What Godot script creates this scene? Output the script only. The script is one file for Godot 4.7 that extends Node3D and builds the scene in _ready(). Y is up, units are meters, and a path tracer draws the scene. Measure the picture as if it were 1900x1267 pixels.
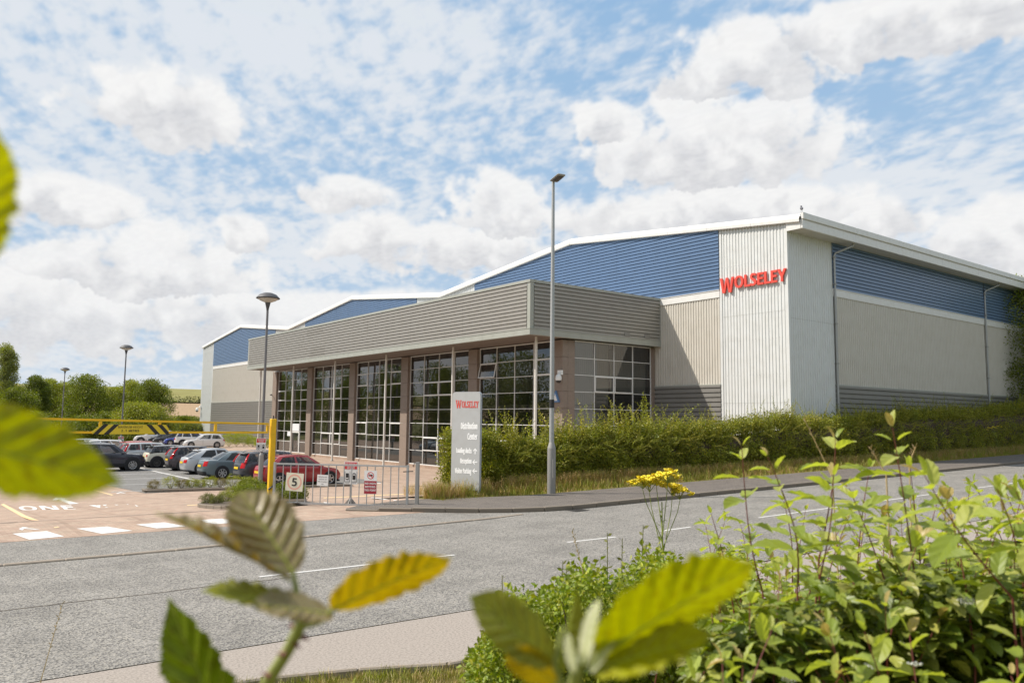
extends Node3D
# Distribution warehouse with an office front, seen over a road from a planted bank. Metres, y up.
# -Z runs along the office front (away from the road), +X along the road; the camera stands above the origin.

const F := 1473.0            # focal length of the photograph in its own pixels (1900 x 1267)
var CAM := Vector3(0, 2.5, 0)
var CB := Basis.from_euler(Vector3(deg_to_rad(5.709), deg_to_rad(-37.556), deg_to_rad(0.65)))
var rng := RandomNumberGenerator.new()
var M := {}
var used := {}

# ---------------------------------------------------------------- positions
func ray(px: float, py: float) -> Vector3:
	return CB * Vector3((px - 950.0) / F, -(py - 633.5) / F, -1.0)

func at_d(px: float, py: float, d: float) -> Vector3:
	return CAM + ray(px, py) * d

func at_h(px: float, py: float, h: float) -> Vector3:
	var d := ray(px, py)
	return CAM + d * ((h - CAM.y) / d.y)

func terrain(x: float, z: float) -> float:
	var r := maxf(0.0, minf(x, 130.0) - 13.0) * 0.0167
	if z > -20.6:
		return r + 1.1 * smoothstep(-6.9, -1.2, z)
	var p := -0.8 * clampf((-21.0 - z) / 15.0, 0.0, 1.0)
	var y := lerpf(r + 0.1 * smoothstep(10.5, 12.5, x), p, smoothstep(-20.6, -24.0, z))
	if z < -150.0:
		y += 23.0 * smoothstep(-150.0, -640.0, z)
	return y

func gnd(px: float, py: float, lift := 0.0) -> Vector3:
	var p := at_h(px, py, 0.0)
	for i in 12:
		p = at_h(px, py, terrain(p.x, p.z) + lift)
	return p

func on_ground(x: float, z: float, lift := 0.0) -> Vector3:
	return Vector3(x, terrain(x, z) + lift, z)

# ---------------------------------------------------------------- mesh building
class MB:
	var v := PackedVector3Array()
	var n := PackedVector3Array()
	var idx := PackedInt32Array()
	func tri(a: Vector3, b: Vector3, c: Vector3) -> void:
		var nn := (b - a).cross(c - a).normalized()
		var k := v.size()
		v.append(a); v.append(b); v.append(c)
		n.append(nn); n.append(nn); n.append(nn)
		idx.append(k); idx.append(k + 2); idx.append(k + 1)
	func quad(a: Vector3, b: Vector3, c: Vector3, d: Vector3) -> void:
		var nn := (c - a).cross(d - b).normalized()
		var k := v.size()
		v.append(a); v.append(b); v.append(c); v.append(d)
		for i in 4:
			n.append(nn)
		idx.append(k); idx.append(k + 2); idx.append(k + 1)
		idx.append(k); idx.append(k + 3); idx.append(k + 2)
	func box(t: Transform3D, s: Vector3) -> void:
		var h := s * 0.5
		var p := []
		for i in 8:
			p.append(t * Vector3(h.x if i & 1 else -h.x, h.y if i & 2 else -h.y, h.z if i & 4 else -h.z))
		quad(p[0], p[2], p[3], p[1]); quad(p[4], p[5], p[7], p[6])
		quad(p[0], p[1], p[5], p[4]); quad(p[2], p[6], p[7], p[3])
		quad(p[0], p[4], p[6], p[2]); quad(p[1], p[3], p[7], p[5])
	func aabb(a: Vector3, b: Vector3) -> void:
		box(Transform3D(Basis(), (a + b) * 0.5), (b - a).abs())
	# box with chamfered long edges (all 12), c = chamfer
	func cbox(t: Transform3D, s: Vector3, c: float) -> void:
		var h := s * 0.5
		c = minf(c, minf(h.x, minf(h.y, h.z)) * 0.9)
		var ax := [Vector3(1, 0, 0), Vector3(0, 1, 0), Vector3(0, 0, 1)]
		for k in 3:
			var u: Vector3 = ax[(k + 1) % 3]
			var w: Vector3 = ax[(k + 2) % 3]
			var e: Vector3 = ax[k]
			for sg in [1.0, -1.0]:
				var o: Vector3 = e * h[k] * sg
				var hu := h[(k + 1) % 3] - c
				var hw := h[(k + 2) % 3] - c
				if sg > 0:
					quad(t * (o - u * hu - w * hw), t * (o + u * hu - w * hw), t * (o + u * hu + w * hw), t * (o - u * hu + w * hw))
				else:
					quad(t * (o - u * hu + w * hw), t * (o + u * hu + w * hw), t * (o + u * hu - w * hw), t * (o - u * hu - w * hw))
			# edges along e
			for su in [1.0, -1.0]:
				for sw in [1.0, -1.0]:
					var he := h[k] - c
					var a1: Vector3 = u * h[(k + 1) % 3] * su + w * (h[(k + 2) % 3] - c) * sw
					var b1: Vector3 = u * (h[(k + 1) % 3] - c) * su + w * h[(k + 2) % 3] * sw
					if su * sw > 0:
						quad(t * (a1 - e * he), t * (b1 - e * he), t * (b1 + e * he), t * (a1 + e * he))
					else:
						quad(t * (b1 - e * he), t * (a1 - e * he), t * (a1 + e * he), t * (b1 + e * he))
		for sx in [1.0, -1.0]:
			for sy in [1.0, -1.0]:
				for sz in [1.0, -1.0]:
					var q1 := t * Vector3(h.x * sx, (h.y - c) * sy, (h.z - c) * sz)
					var q2 := t * Vector3((h.x - c) * sx, h.y * sy, (h.z - c) * sz)
					var q3 := t * Vector3((h.x - c) * sx, (h.y - c) * sy, h.z * sz)
					if sx * sy * sz > 0:
						tri(q1, q2, q3)
					else:
						tri(q1, q3, q2)
	# rows of points -> smooth surface; normal = d(row) x d(col) unless flip
	func grid(rows: Array, flip := false, closed := false) -> void:
		var nr := rows.size()
		var nc: int = rows[0].size()
		var k := v.size()
		for i in nr:
			for j in nc:
				var r: PackedVector3Array = rows[i]
				var jn := (j + 1) % nc if closed else mini(j + 1, nc - 1)
				var jp := (j - 1 + nc) % nc if closed else maxi(j - 1, 0)
				var dc: Vector3 = r[jn] - r[jp]
				var dr: Vector3 = rows[mini(i + 1, nr - 1)][j] - rows[maxi(i - 1, 0)][j]
				var nn := dr.cross(dc)
				if nn.length_squared() < 1e-14:
					nn = Vector3.UP
				nn = nn.normalized()
				v.append(r[j])
				n.append(-nn if flip else nn)
		for i in nr - 1:
			for j in (nc if closed else nc - 1):
				var a := k + i * nc + j
				var b := k + i * nc + (j + 1) % nc
				var c := k + (i + 1) * nc + (j + 1) % nc
				var d := k + (i + 1) * nc + j
				if flip:
					idx.append(a); idx.append(d); idx.append(c); idx.append(a); idx.append(c); idx.append(b)
				else:
					idx.append(a); idx.append(c); idx.append(d); idx.append(a); idx.append(b); idx.append(c)
	func tube(path: PackedVector3Array, radii: PackedFloat32Array, sides := 8, caps := true) -> void:
		var rows := []
		var up := Vector3(0.123, 0.31, 0.94)
		for i in path.size():
			var d: Vector3 = (path[mini(i + 1, path.size() - 1)] - path[maxi(i - 1, 0)]).normalized()
			if absf(d.dot(up)) > 0.98:
				up = Vector3(0.9, 0.1, 0.3)
			var s := d.cross(up).normalized()
			up = s.cross(d).normalized()
			var row := PackedVector3Array()
			for j in sides:
				var a := TAU * j / sides
				row.append(path[i] + (s * cos(a) + up * sin(a)) * radii[mini(i, radii.size() - 1)])
			rows.append(row)
		grid(rows, false, true)
		if caps:
			for e in [0, path.size() - 1]:
				for j in range(1, sides - 1):
					if e == 0:
						tri(rows[e][0], rows[e][j], rows[e][j + 1])
					else:
						tri(rows[e][0], rows[e][j + 1], rows[e][j])
	# profile = [radius, y] pairs from bottom to top, turned round y
	func lathe(t: Transform3D, prof: Array, sides := 20) -> void:
		var rows := []
		for p in prof:
			var row := PackedVector3Array()
			for j in sides:
				var a := -TAU * j / sides
				row.append(t * Vector3(cos(a) * p[0], p[1], sin(a) * p[0]))
			rows.append(row)
		grid(rows, true, true)
	# flat polygon (ccw seen from +n) pushed from z0 to z1 along t's z
	func prism(t: Transform3D, poly: PackedVector2Array, z0: float, z1: float) -> void:
		if Geometry2D.is_polygon_clockwise(poly):
			poly = poly.duplicate()
			poly.reverse()
		var tr := Geometry2D.triangulate_polygon(poly)
		for i in range(0, tr.size(), 3):
			var a := poly[tr[i]]
			var b := poly[tr[i + 1]]
			var c := poly[tr[i + 2]]
			if (b - a).cross(c - a) < 0:
				var s := b
				b = c
				c = s
			tri(t * Vector3(a.x, a.y, z1), t * Vector3(b.x, b.y, z1), t * Vector3(c.x, c.y, z1))
			tri(t * Vector3(a.x, a.y, z0), t * Vector3(c.x, c.y, z0), t * Vector3(b.x, b.y, z0))
		for i in poly.size():
			var a := poly[i]
			var b := poly[(i + 1) % poly.size()]
			quad(t * Vector3(a.x, a.y, z0), t * Vector3(b.x, b.y, z0), t * Vector3(b.x, b.y, z1), t * Vector3(a.x, a.y, z1))
	func mesh() -> ArrayMesh:
		var arr := []
		arr.resize(Mesh.ARRAY_MAX)
		arr[Mesh.ARRAY_VERTEX] = v
		arr[Mesh.ARRAY_NORMAL] = n
		arr[Mesh.ARRAY_INDEX] = idx
		var m := ArrayMesh.new()
		m.add_surface_from_arrays(Mesh.PRIMITIVE_TRIANGLES, arr)
		return m

func tr_at(p: Vector3, yaw := 0.0) -> Transform3D:
	return Transform3D(Basis(Vector3.UP, yaw), p)

# ---------------------------------------------------------------- nodes
func numbered(called: String) -> String:
	used[called] = used.get(called, -1) + 1
	return called if used[called] == 0 else "%s_%03d" % [called, used[called]]

func tag(o: Node, label: String, category: String, group := "") -> void:
	o.set_meta("label", label)
	o.set_meta("category", category)
	if group:
		o.set_meta("group", group)

func thing(called: String, label: String, category: String, at := Vector3.ZERO, yaw := 0.0, group := "") -> Node3D:
	var o := Node3D.new()
	o.name = numbered(called)
	add_child(o)
	o.transform = tr_at(at, yaw)
	tag(o, label, category, group)
	return o

func part(called: String, me: Mesh, m: Material, parent: Node, t := Transform3D()) -> MeshInstance3D:
	var o := MeshInstance3D.new()
	o.name = called
	o.mesh = me
	o.material_override = m
	parent.add_child(o, true)
	o.transform = t
	return o

func bpart(called: String, b: MB, m: Material, parent: Node, t := Transform3D()) -> MeshInstance3D:
	return part(called, b.mesh(), m, parent, t)

func struct(called: String, b: MB, m: Material) -> MeshInstance3D:
	var o := part(numbered(called), b.mesh(), m, self)
	o.set_meta("kind", "structure")
	return o

func boxpart(called: String, a: Vector3, b: Vector3, m: Material, parent: Node) -> MeshInstance3D:
	var mb := MB.new()
	mb.aabb(a, b)
	return bpart(called, mb, m, parent)

func many(called: String, me: Mesh, m: Material, where: Array, tints: PackedColorArray, parent: Node) -> MultiMeshInstance3D:
	var mm := MultiMesh.new()
	mm.transform_format = MultiMesh.TRANSFORM_3D
	mm.use_colors = tints.size() > 0
	mm.mesh = me
	mm.instance_count = where.size()
	for i in where.size():
		mm.set_instance_transform(i, where[i])
		if tints.size():
			mm.set_instance_color(i, tints[i])
	var o := MultiMeshInstance3D.new()
	o.name = called
	o.multimesh = mm
	o.material_override = m
	parent.add_child(o, true)
	o.set_meta("kind", "stuff")
	return o

func text_mesh(s: String, font: String, bold: bool, height: float, depth: float, align := HORIZONTAL_ALIGNMENT_CENTER) -> TextMesh:
	var f := SystemFont.new()
	f.font_names = PackedStringArray([font])
	f.font_weight = 700 if bold else 400
	var t := TextMesh.new()
	t.text = s
	t.font = f
	t.font_size = 64
	t.pixel_size = height / 46.0      # cap height of these fonts is about 46 of 64
	t.depth = depth
	t.curve_step = 1.5
	t.horizontal_alignment = align
	return t

# ---------------------------------------------------------------- materials
func col(r: float, g: float, b: float, a := 1.0) -> Color:
	var c := Color(r, g, b).linear_to_srgb()
	c.a = a
	return c

func mat(called: String, c: Color, rough := 0.7, metal := 0.0, spec := 0.5) -> StandardMaterial3D:
	var m := StandardMaterial3D.new()
	m.resource_name = called
	m.albedo_color = c
	m.roughness = rough
	m.metallic = metal
	m.metallic_specular = spec
	M[called] = m
	return m

func noise(freq: float, octaves := 4, kind := FastNoiseLite.TYPE_SIMPLEX_SMOOTH, sd := 1) -> FastNoiseLite:
	var f := FastNoiseLite.new()
	f.noise_type = kind
	f.frequency = freq
	f.seed = sd
	f.fractal_octaves = octaves
	f.fractal_type = FastNoiseLite.FRACTAL_FBM if octaves > 1 else FastNoiseLite.FRACTAL_NONE
	return f

func ntex(f: FastNoiseLite, stops: Array, size := 512) -> NoiseTexture2D:
	var t := NoiseTexture2D.new()
	t.width = size
	t.height = size
	t.seamless = true
	t.noise = f
	t.generate_mipmaps = false
	var g := Gradient.new()
	var of := PackedFloat32Array()
	var cs := PackedColorArray()
	for s in stops:
		of.append(s[0])
		cs.append(s[1])
	g.offsets = of
	g.colors = cs
	t.color_ramp = g
	return t

func ntex_normal(f: FastNoiseLite, strength: float, size := 512) -> NoiseTexture2D:
	var t := NoiseTexture2D.new()
	t.width = size
	t.height = size
	t.seamless = true
	t.noise = f
	t.as_normal_map = true
	t.bump_strength = strength
	t.generate_mipmaps = false
	return t

# world-mapped colour grain: metres per repeat
func grain(m: StandardMaterial3D, t: Texture2D, metres: float, world := true) -> StandardMaterial3D:
	m.albedo_texture = t
	m.uv1_triplanar = true
	m.uv1_world_triplanar = world
	m.uv1_scale = Vector3.ONE / metres
	m.uv1_triplanar_sharpness = 4.0
	return m

func coarse(m: StandardMaterial3D, t: Texture2D, metres: float, world := true) -> StandardMaterial3D:
	m.detail_enabled = true
	m.detail_albedo = t
	m.detail_blend_mode = BaseMaterial3D.BLEND_MODE_MUL
	m.detail_uv_layer = BaseMaterial3D.DETAIL_UV_2
	m.uv2_triplanar = true
	m.uv2_world_triplanar = world
	m.uv2_scale = Vector3.ONE / metres
	return m

func grey(a: float) -> Color:
	return Color(a, a, a)

func make_materials() -> void:
	# shared grain textures
	var chip := noise(0.085, 1, FastNoiseLite.TYPE_CELLULAR, 3)
	chip.cellular_return_type = FastNoiseLite.RETURN_CELL_VALUE
	var chips := ntex(chip, [[0.0, grey(0.5)], [0.35, grey(0.78)], [0.6, grey(0.92)], [0.85, Color(1.0, 0.99, 0.96)], [1.0, grey(0.66)]], 1024)
	var chipd := noise(0.085, 1, FastNoiseLite.TYPE_CELLULAR, 3)
	chipd.cellular_return_type = FastNoiseLite.RETURN_DISTANCE
	var chipn := ntex_normal(chipd, 5.0, 1024)
	var patches := ntex(noise(0.011, 6, FastNoiseLite.TYPE_SIMPLEX_SMOOTH, 8), [[0.0, grey(0.88)], [0.4, grey(0.95)], [0.6, grey(0.98)], [1.0, grey(1.0)]], 512)
	var stain := ntex(noise(0.012, 5, FastNoiseLite.TYPE_SIMPLEX_SMOOTH, 21), [[0.0, Color(0.955, 0.95, 0.94)], [0.5, Color(0.99, 0.985, 0.98)], [1.0, Color(1, 1, 1)]], 512)
	var fine := ntex(noise(0.12, 3, FastNoiseLite.TYPE_SIMPLEX_SMOOTH, 5), [[0.0, grey(0.72)], [0.5, grey(0.92)], [1.0, grey(1.0)]], 512)
	var finen := ntex_normal(noise(0.12, 3, FastNoiseLite.TYPE_SIMPLEX_SMOOTH, 5), 3.0, 512)
	var road := grain(mat("road", col(0.352, 0.334, 0.305), 0.85), chips, 1.5)
	road.normal_enabled = true
	road.normal_texture = chipn
	road.normal_scale = 0.6
	coarse(road, patches, 9.0)
	var tarmac := grain(mat("tarmac", col(0.28, 0.272, 0.26), 0.88), chips, 1.1)
	coarse(tarmac, patches, 7.0)
	var pave := grain(mat("pavement", col(0.215, 0.186, 0.162), 0.9), chips, 0.8)
	coarse(pave, patches, 4.0)
	var path := grain(mat("footway", col(0.475, 0.415, 0.36), 0.9), fine, 0.5)
	path.normal_enabled = true
	path.normal_texture = finen
	path.normal_scale = 0.5
	coarse(path, fine, 2.3)
	# block paving: too fine to tell the blocks apart from here, so a grain of short courses
	var im := Image.create(256, 256, false, Image.FORMAT_RGB8)
	rng.seed = 91
	im.fill(Color(0.84, 0.8, 0.77))
	for j in 16:
		for i in 8:
			var t := rng.randf_range(0.88, 1.0)
			var w := rng.randf_range(-0.03, 0.03)
			im.fill_rect(Rect2i((i * 32 + (16 if j % 2 else 0)) % 256 + 1, j * 16 + 1, 30, 14), Color(t, t * (0.97 + w), t * (0.95 + w)))
	var brick := grain(mat("block_paving", col(0.46, 0.36, 0.285), 0.9), ImageTexture.create_from_image(im), 1.6)
	coarse(brick, patches, 8.0)
	grain(mat("kerb_stone", col(0.25, 0.21, 0.165), 0.9), fine, 0.6)
	grain(mat("kerb_stone_pale", col(0.35, 0.295, 0.235), 0.9), fine, 0.7)
	var paint := grain(mat("white_paint", col(0.8, 0.79, 0.76), 0.7), fine, 0.35)
	grain(mat("yellow_line", col(0.72, 0.54, 0.3), 0.8), stain, 1.1)
	grain(mat("grass_soil", col(0.16, 0.15, 0.055), 0.95), ntex(noise(0.03, 5, FastNoiseLite.TYPE_SIMPLEX_SMOOTH, 12), [[0.0, Color(0.75, 0.6, 0.42)], [0.45, Color(0.95, 0.95, 0.7)], [1.0, Color(0.8, 1.0, 0.6)]], 512), 5.0)
	grain(mat("bed_soil", col(0.1, 0.075, 0.05), 0.95), fine, 0.8)
	grain(mat("field_green", col(0.24, 0.235, 0.06), 0.95), ntex(noise(0.02, 4, FastNoiseLite.TYPE_SIMPLEX_SMOOTH, 14), [[0.0, Color(0.85, 0.8, 0.7)], [1.0, Color(1, 1, 1)]], 256), 90.0)
	grain(mat("field_brown", col(0.4, 0.27, 0.15), 0.95), fine, 60.0)
	# cladding
	var c1 := coarse(mat("white_clad", col(0.655, 0.675, 0.67), 0.45), stain, 5.0)
	coarse(mat("beige_clad", col(0.57, 0.545, 0.485), 0.5), stain, 6.0)
	coarse(mat("blue_clad", col(0.1, 0.175, 0.31), 0.36, 0.0, 0.6), stain, 6.0)
	coarse(mat("grey_clad", col(0.3, 0.29, 0.265), 0.42), stain, 5.0)
	coarse(mat("grey_clad_b", col(0.27, 0.26, 0.235), 0.45), stain, 3.0)
	coarse(mat("base_clad", col(0.215, 0.21, 0.195), 0.5), stain, 5.0)
	coarse(mat("grey_trim", col(0.36, 0.375, 0.335), 0.45), stain, 4.0)
	coarse(mat("roof_trim", col(0.72, 0.72, 0.7), 0.45), stain, 2.5)
	coarse(mat("roof_sheet", col(0.45, 0.45, 0.44), 0.5), stain, 6.0)
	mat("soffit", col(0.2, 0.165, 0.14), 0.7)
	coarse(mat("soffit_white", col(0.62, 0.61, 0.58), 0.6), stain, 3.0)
	coarse(mat("pilaster", col(0.26, 0.205, 0.168), 0.55), stain, 1.8)
	mat("white_frame", col(0.74, 0.74, 0.72), 0.4)
	grain(mat("column_white", col(0.72, 0.7, 0.65), 0.45), stain, 0.8)
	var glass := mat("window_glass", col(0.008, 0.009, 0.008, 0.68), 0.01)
	glass.transparency = BaseMaterial3D.TRANSPARENCY_ALPHA
	glass.metallic_specular = 0.7
	glass.clearcoat_enabled = true
	glass.clearcoat = 1.0
	glass.clearcoat_roughness = 0.0
	var dg := mat("door_glass", col(0.05, 0.05, 0.05, 0.3), 0.02)
	dg.transparency = BaseMaterial3D.TRANSPARENCY_ALPHA
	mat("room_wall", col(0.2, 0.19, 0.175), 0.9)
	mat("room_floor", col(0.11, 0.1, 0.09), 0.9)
	mat("blind", col(0.62, 0.62, 0.54), 0.8)
	mat("poster", col(0.7, 0.72, 0.74), 0.6)
	# street things
	grain(mat("galvanised", col(0.42, 0.43, 0.43), 0.5, 0.35), stain, 0.7)
	grain(mat("galvanised_dull", col(0.33, 0.325, 0.31), 0.6, 0.25), stain, 0.5)
	mat("lamp_dark", col(0.075, 0.075, 0.08), 0.55)
	mat("lamp_pole", col(0.19, 0.185, 0.19), 0.5, 0.2)
	mat("lamp_lens", col(0.55, 0.55, 0.5), 0.3)
	coarse(mat("barrier_yellow", col(0.83, 0.5, 0.012), 0.45), stain, 1.0)
	mat("sign_yellow", col(0.68, 0.52, 0.03), 0.5)
	mat("black_print", col(0.02, 0.02, 0.02), 0.6)
	mat("black_plastic", col(0.025, 0.025, 0.027), 0.5)
	coarse(mat("sign_grey", col(0.48, 0.49, 0.49), 0.45), stain, 2.0)
	mat("sign_edge", col(0.4, 0.42, 0.45), 0.4)
	mat("sign_white", col(0.8, 0.8, 0.78), 0.5)
	mat("sign_print_white", col(0.93, 0.93, 0.92), 0.5)
	mat("sign_cream", col(0.78, 0.74, 0.58), 0.5)
	mat("sign_red", col(0.62, 0.035, 0.04), 0.45)
	mat("faded_red", col(0.8, 0.42, 0.32), 0.5)
	mat("dark_red", col(0.36, 0.02, 0.035), 0.5)
	mat("letter_red", col(0.72, 0.075, 0.05), 0.4)
	mat("print_grey", col(0.3, 0.3, 0.3), 0.6)
	mat("alarm_blue", col(0.12, 0.24, 0.45), 0.4)
	grain(mat("iron", col(0.06, 0.055, 0.05), 0.7, 0.3), fine, 0.3)
	mat("pigeon", col(0.11, 0.11, 0.125), 0.8)
	# cars
	mat("tyre", col(0.016, 0.016, 0.017), 0.85)
	mat("alloy", col(0.56, 0.56, 0.57), 0.3, 0.7)
	mat("alloy_dark", col(0.1, 0.1, 0.1), 0.35, 0.5)
	mat("arch", col(0.02, 0.02, 0.022), 0.75)
	var cg := mat("car_glass", col(0.012, 0.016, 0.018, 0.5), 0.01)
	cg.transparency = BaseMaterial3D.TRANSPARENCY_ALPHA
	var ct := mat("car_glass_tinted", col(0.01, 0.011, 0.012, 0.85), 0.01)
	ct.transparency = BaseMaterial3D.TRANSPARENCY_ALPHA
	mat("cabin", col(0.035, 0.034, 0.035), 0.85)
	mat("tail_red", col(0.5, 0.01, 0.012), 0.1)
	mat("head_lens", col(0.5, 0.52, 0.54), 0.08, 0.3)
	mat("plate_yellow", col(0.75, 0.5, 0.02), 0.5)
	mat("plate_white", col(0.75, 0.75, 0.72), 0.5)
	mat("chrome", col(0.75, 0.75, 0.75), 0.12, 1.0)

func car_paint(called: String, c: Color, metal := 0.0) -> StandardMaterial3D:
	if M.has(called):
		return M[called]
	var m := mat(called, c, 0.42, metal)
	m.clearcoat_enabled = true
	m.clearcoat = 1.0
	m.clearcoat_roughness = 0.03
	return m

# leaf material: tint comes from the copy's colour where tinted
func leaf_mat(called: String, c: Color, back: Color, rough := 0.45, tinted := true) -> StandardMaterial3D:
	var m := mat(called, c, rough)
	m.cull_mode = BaseMaterial3D.CULL_DISABLED
	m.vertex_color_use_as_albedo = tinted
	m.backlight_enabled = true
	m.backlight = back
	return m

# ---------------------------------------------------------------- sky
var sk_a := FastNoiseLite.new()
var sk_b := FastNoiseLite.new()
var sk_c := FastNoiseLite.new()
var puffs := []

func sky_dir(px: float, py: float) -> Vector2:      # azimuth from -Z towards +X, elevation
	var d := ray(px, py).normalized()
	return Vector2(atan2(d.x, -d.z), asin(d.y))

var near_puffs := []
var puff_dy := 0.0

func puff_field(az: float, el: float) -> float:
	var best := -1.0
	for p in near_puffs:
		var dy: float = (el - p[1]) / p[3]
		if dy < -1.2 or dy > 1.5:
			continue
		var dx := wrapf(az - p[0], -PI, PI) / (p[2] as float)
		var fl := dy * 1.5 if dy < 0.0 else dy
		var q := 1.0 - dx * dx - fl * fl
		if q > best:
			best = q
			puff_dy = dy
	return best

func sky_color(az: float, el: float) -> Vector3:
	var e := maxf(el, 0.0)
	var t := clampf(e / 0.75, 0.0, 1.0)
	var blue := Vector3(0.6, 0.74, 0.88).lerp(Vector3(0.26, 0.475, 0.76), pow(t, 0.6))
	# high broken layer, seen on a plane overhead
	var s := 1.0 / (sin(e) + 0.12)
	var gx := sin(az) * cos(e) * s
	var gz := -cos(az) * cos(e) * s
	var warp := sk_a.get_noise_2d(gx * 60.0, gz * 60.0 + 300.0)
	var broad := sk_c.get_noise_2d(gx * 80.0 + 40.0 + warp * 14.0, gz * 80.0)
	var ripple := sk_b.get_noise_2d(gx * 1000.0 + gz * 420.0 + warp * 80.0, gz * 560.0 - gx * 240.0)
	var fine := sk_a.get_noise_2d(gx * 3000.0 + ripple * 40.0, gz * 1700.0 - gx * 900.0)
	var hi := smoothstep(-0.5, 0.55, broad * 0.95 + ripple * 0.72 + fine * 0.26 + 0.1)
	var c := blue.lerp(Vector3(0.87, 0.895, 0.925), hi * 0.85)
	# heaped clouds: lit tops, greyer bases
	var w := sk_a.get_noise_2d(az * 1300.0 + 900.0, el * 1700.0)
	var w2 := sk_b.get_noise_2d(az * 1500.0, el * 1700.0)
	puff_dy = 0.0
	var d := puff_field(az + w * 0.02, el + w2 * 0.016) + w2 * 0.95 + w * 0.3 - 0.05
	if d > -0.2:
		var cover := smoothstep(-0.12, 0.4, d)
		var sh := smoothstep(-0.8, 0.3, puff_dy + w2 * 1.0 - 0.3 * smoothstep(0.2, 0.9, d))
		var body := Vector3(0.7, 0.705, 0.73).lerp(Vector3(1.0, 0.995, 0.985), sh)
		body = body.lerp(Vector3(0.9, 0.9, 0.91), 0.35 * smoothstep(0.0, 0.35, fine * 0.5 + 0.2))
		c = c.lerp(body, cover * 0.95)
	# air near the horizon
	c = c.lerp(Vector3(0.8, 0.825, 0.86), 0.5 * exp(-e * 15.0))
	return c

func make_sky() -> Sky:
	sk_a.seed = 4
	sk_a.frequency = 0.01
	sk_a.fractal_octaves = 4
	sk_b.seed = 11
	sk_b.frequency = 0.01
	sk_b.fractal_octaves = 5
	sk_b.fractal_gain = 0.55
	sk_c.seed = 23
	sk_c.frequency = 0.01
	sk_c.fractal_octaves = 4
	# heaps in the photograph: centre and half sizes in its pixels
	for p in [[1330, 285, 260, 120], [1390, 130, 190, 90], [1120, 235, 65, 60], [1600, 70, 230, 75], [1800, 40, 170, 70], [1320, 400, 330, 60],
			[260, 510, 220, 105], [100, 590, 240, 95], [430, 600, 230, 75], [110, 385, 140, 62], [446, 440, 60, 44], [690, 450, 110, 70], [650, 370, 90, 45],
			[930, 400, 110, 95], [880, 470, 170, 65], [1640, 420, 85, 55], [1860, 450, 120, 80], [760, 590, 260, 60], [1550, 560, 260, 70], [1100, 540, 250, 70], [310, 210, 150, 85]]:
		var a := sky_dir(p[0], p[1])
		puffs.append([a.x, a.y, p[2] / F, p[3] / F])
	# the same kind of sky all the way round
	rng.seed = 77
	for i in 70:
		var az := rng.randf_range(-PI, PI)
		var mid := sky_dir(950, 600).x
		var off := absf(wrapf(az - mid, -PI, PI))
		if off < 0.72:
			continue
		var el := pow(rng.randf(), 1.5) * 0.95 + 0.05
		puffs.append([az, el, rng.randf_range(0.06, 0.2), rng.randf_range(0.04, 0.085)])
	for i in 26:
		var az := rng.randf_range(-PI, PI)
		puffs.append([az, rng.randf_range(0.62, 1.35), rng.randf_range(0.1, 0.28), rng.randf_range(0.05, 0.1)])
	var low := sky_image(1024, 0, 1024, 0, 256)
	var whole := Image.create(1024, 512, false, Image.FORMAT_RGB8)
	whole.fill(Color(0.62, 0.62, 0.6))
	whole.blit_rect(low, Rect2i(0, 0, 1024, 256), Vector2i.ZERO)
	whole.resize(4096, 2048, Image.INTERPOLATE_CUBIC)
	var mid := sky_dir(950, 600).x
	var x0 := int(mid / TAU * 4096) - 520
	var y0 := int((0.5 - 0.72 / PI) * 2048)
	var sharp := sky_image(4096, x0, 1040, y0, 1024 - y0)
	whole.blit_rect(sharp, Rect2i(-x0, 0, 1040 + x0, 1024 - y0), Vector2i(0, y0))
	whole.blit_rect(sharp, Rect2i(0, 0, -x0, 1024 - y0), Vector2i(4096 + x0, y0))
	var pm := PanoramaSkyMaterial.new()
	pm.panorama = ImageTexture.create_from_image(whole)
	var sk := Sky.new()
	sk.sky_material = pm
	return sk

func sky_image(full: int, x0: int, w: int, y0: int, h: int) -> Image:
	var data := PackedByteArray()
	data.resize(w * h * 3)
	for i in w:
		var az := wrapf((x0 + i + 0.5) / full * TAU, -PI, PI)
		near_puffs = puffs.filter(func(p): return absf(wrapf(az - p[0], -PI, PI)) < p[2] * 1.45 + 0.03)
		var k := i * 3
		for j in h:
			var el := (0.5 - (y0 + j + 0.5) / (full * 0.5)) * PI
			var c := sky_color(az, el)
			var s := Color(c.x, c.y, c.z).linear_to_srgb()
			data[k] = int(clampf(s.r, 0.0, 1.0) * 255.0)
			data[k + 1] = int(clampf(s.g, 0.0, 1.0) * 255.0)
			data[k + 2] = int(clampf(s.b, 0.0, 1.0) * 255.0)
			k += w * 3
	return Image.create_from_data(w, h, false, Image.FORMAT_RGB8, data)

# ---------------------------------------------------------------- setting
func sheet(x0: float, x1: float, z0: float, z1: float, nx: int, nz: int, lift: float) -> MB:
	var b := MB.new()
	var rows := []
	for j in nz + 1:
		var row := PackedVector3Array()
		for i in nx + 1:
			row.append(on_ground(lerpf(x0, x1, float(i) / nx), lerpf(z0, z1, float(j) / nz), lift))
		rows.append(row)
	b.grid(rows, z1 < z0)
	return b

func strip(a: PackedVector2Array, c: PackedVector2Array, lift: float, b: MB = null) -> MB:
	if b == null:
		b = MB.new()
	var r0 := PackedVector3Array()
	var r1 := PackedVector3Array()
	for i in a.size():
		r0.append(on_ground(a[i].x, a[i].y, lift))
		r1.append(on_ground(c[i].x, c[i].y, lift))
	b.grid([r0, r1], true)
	return b

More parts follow.
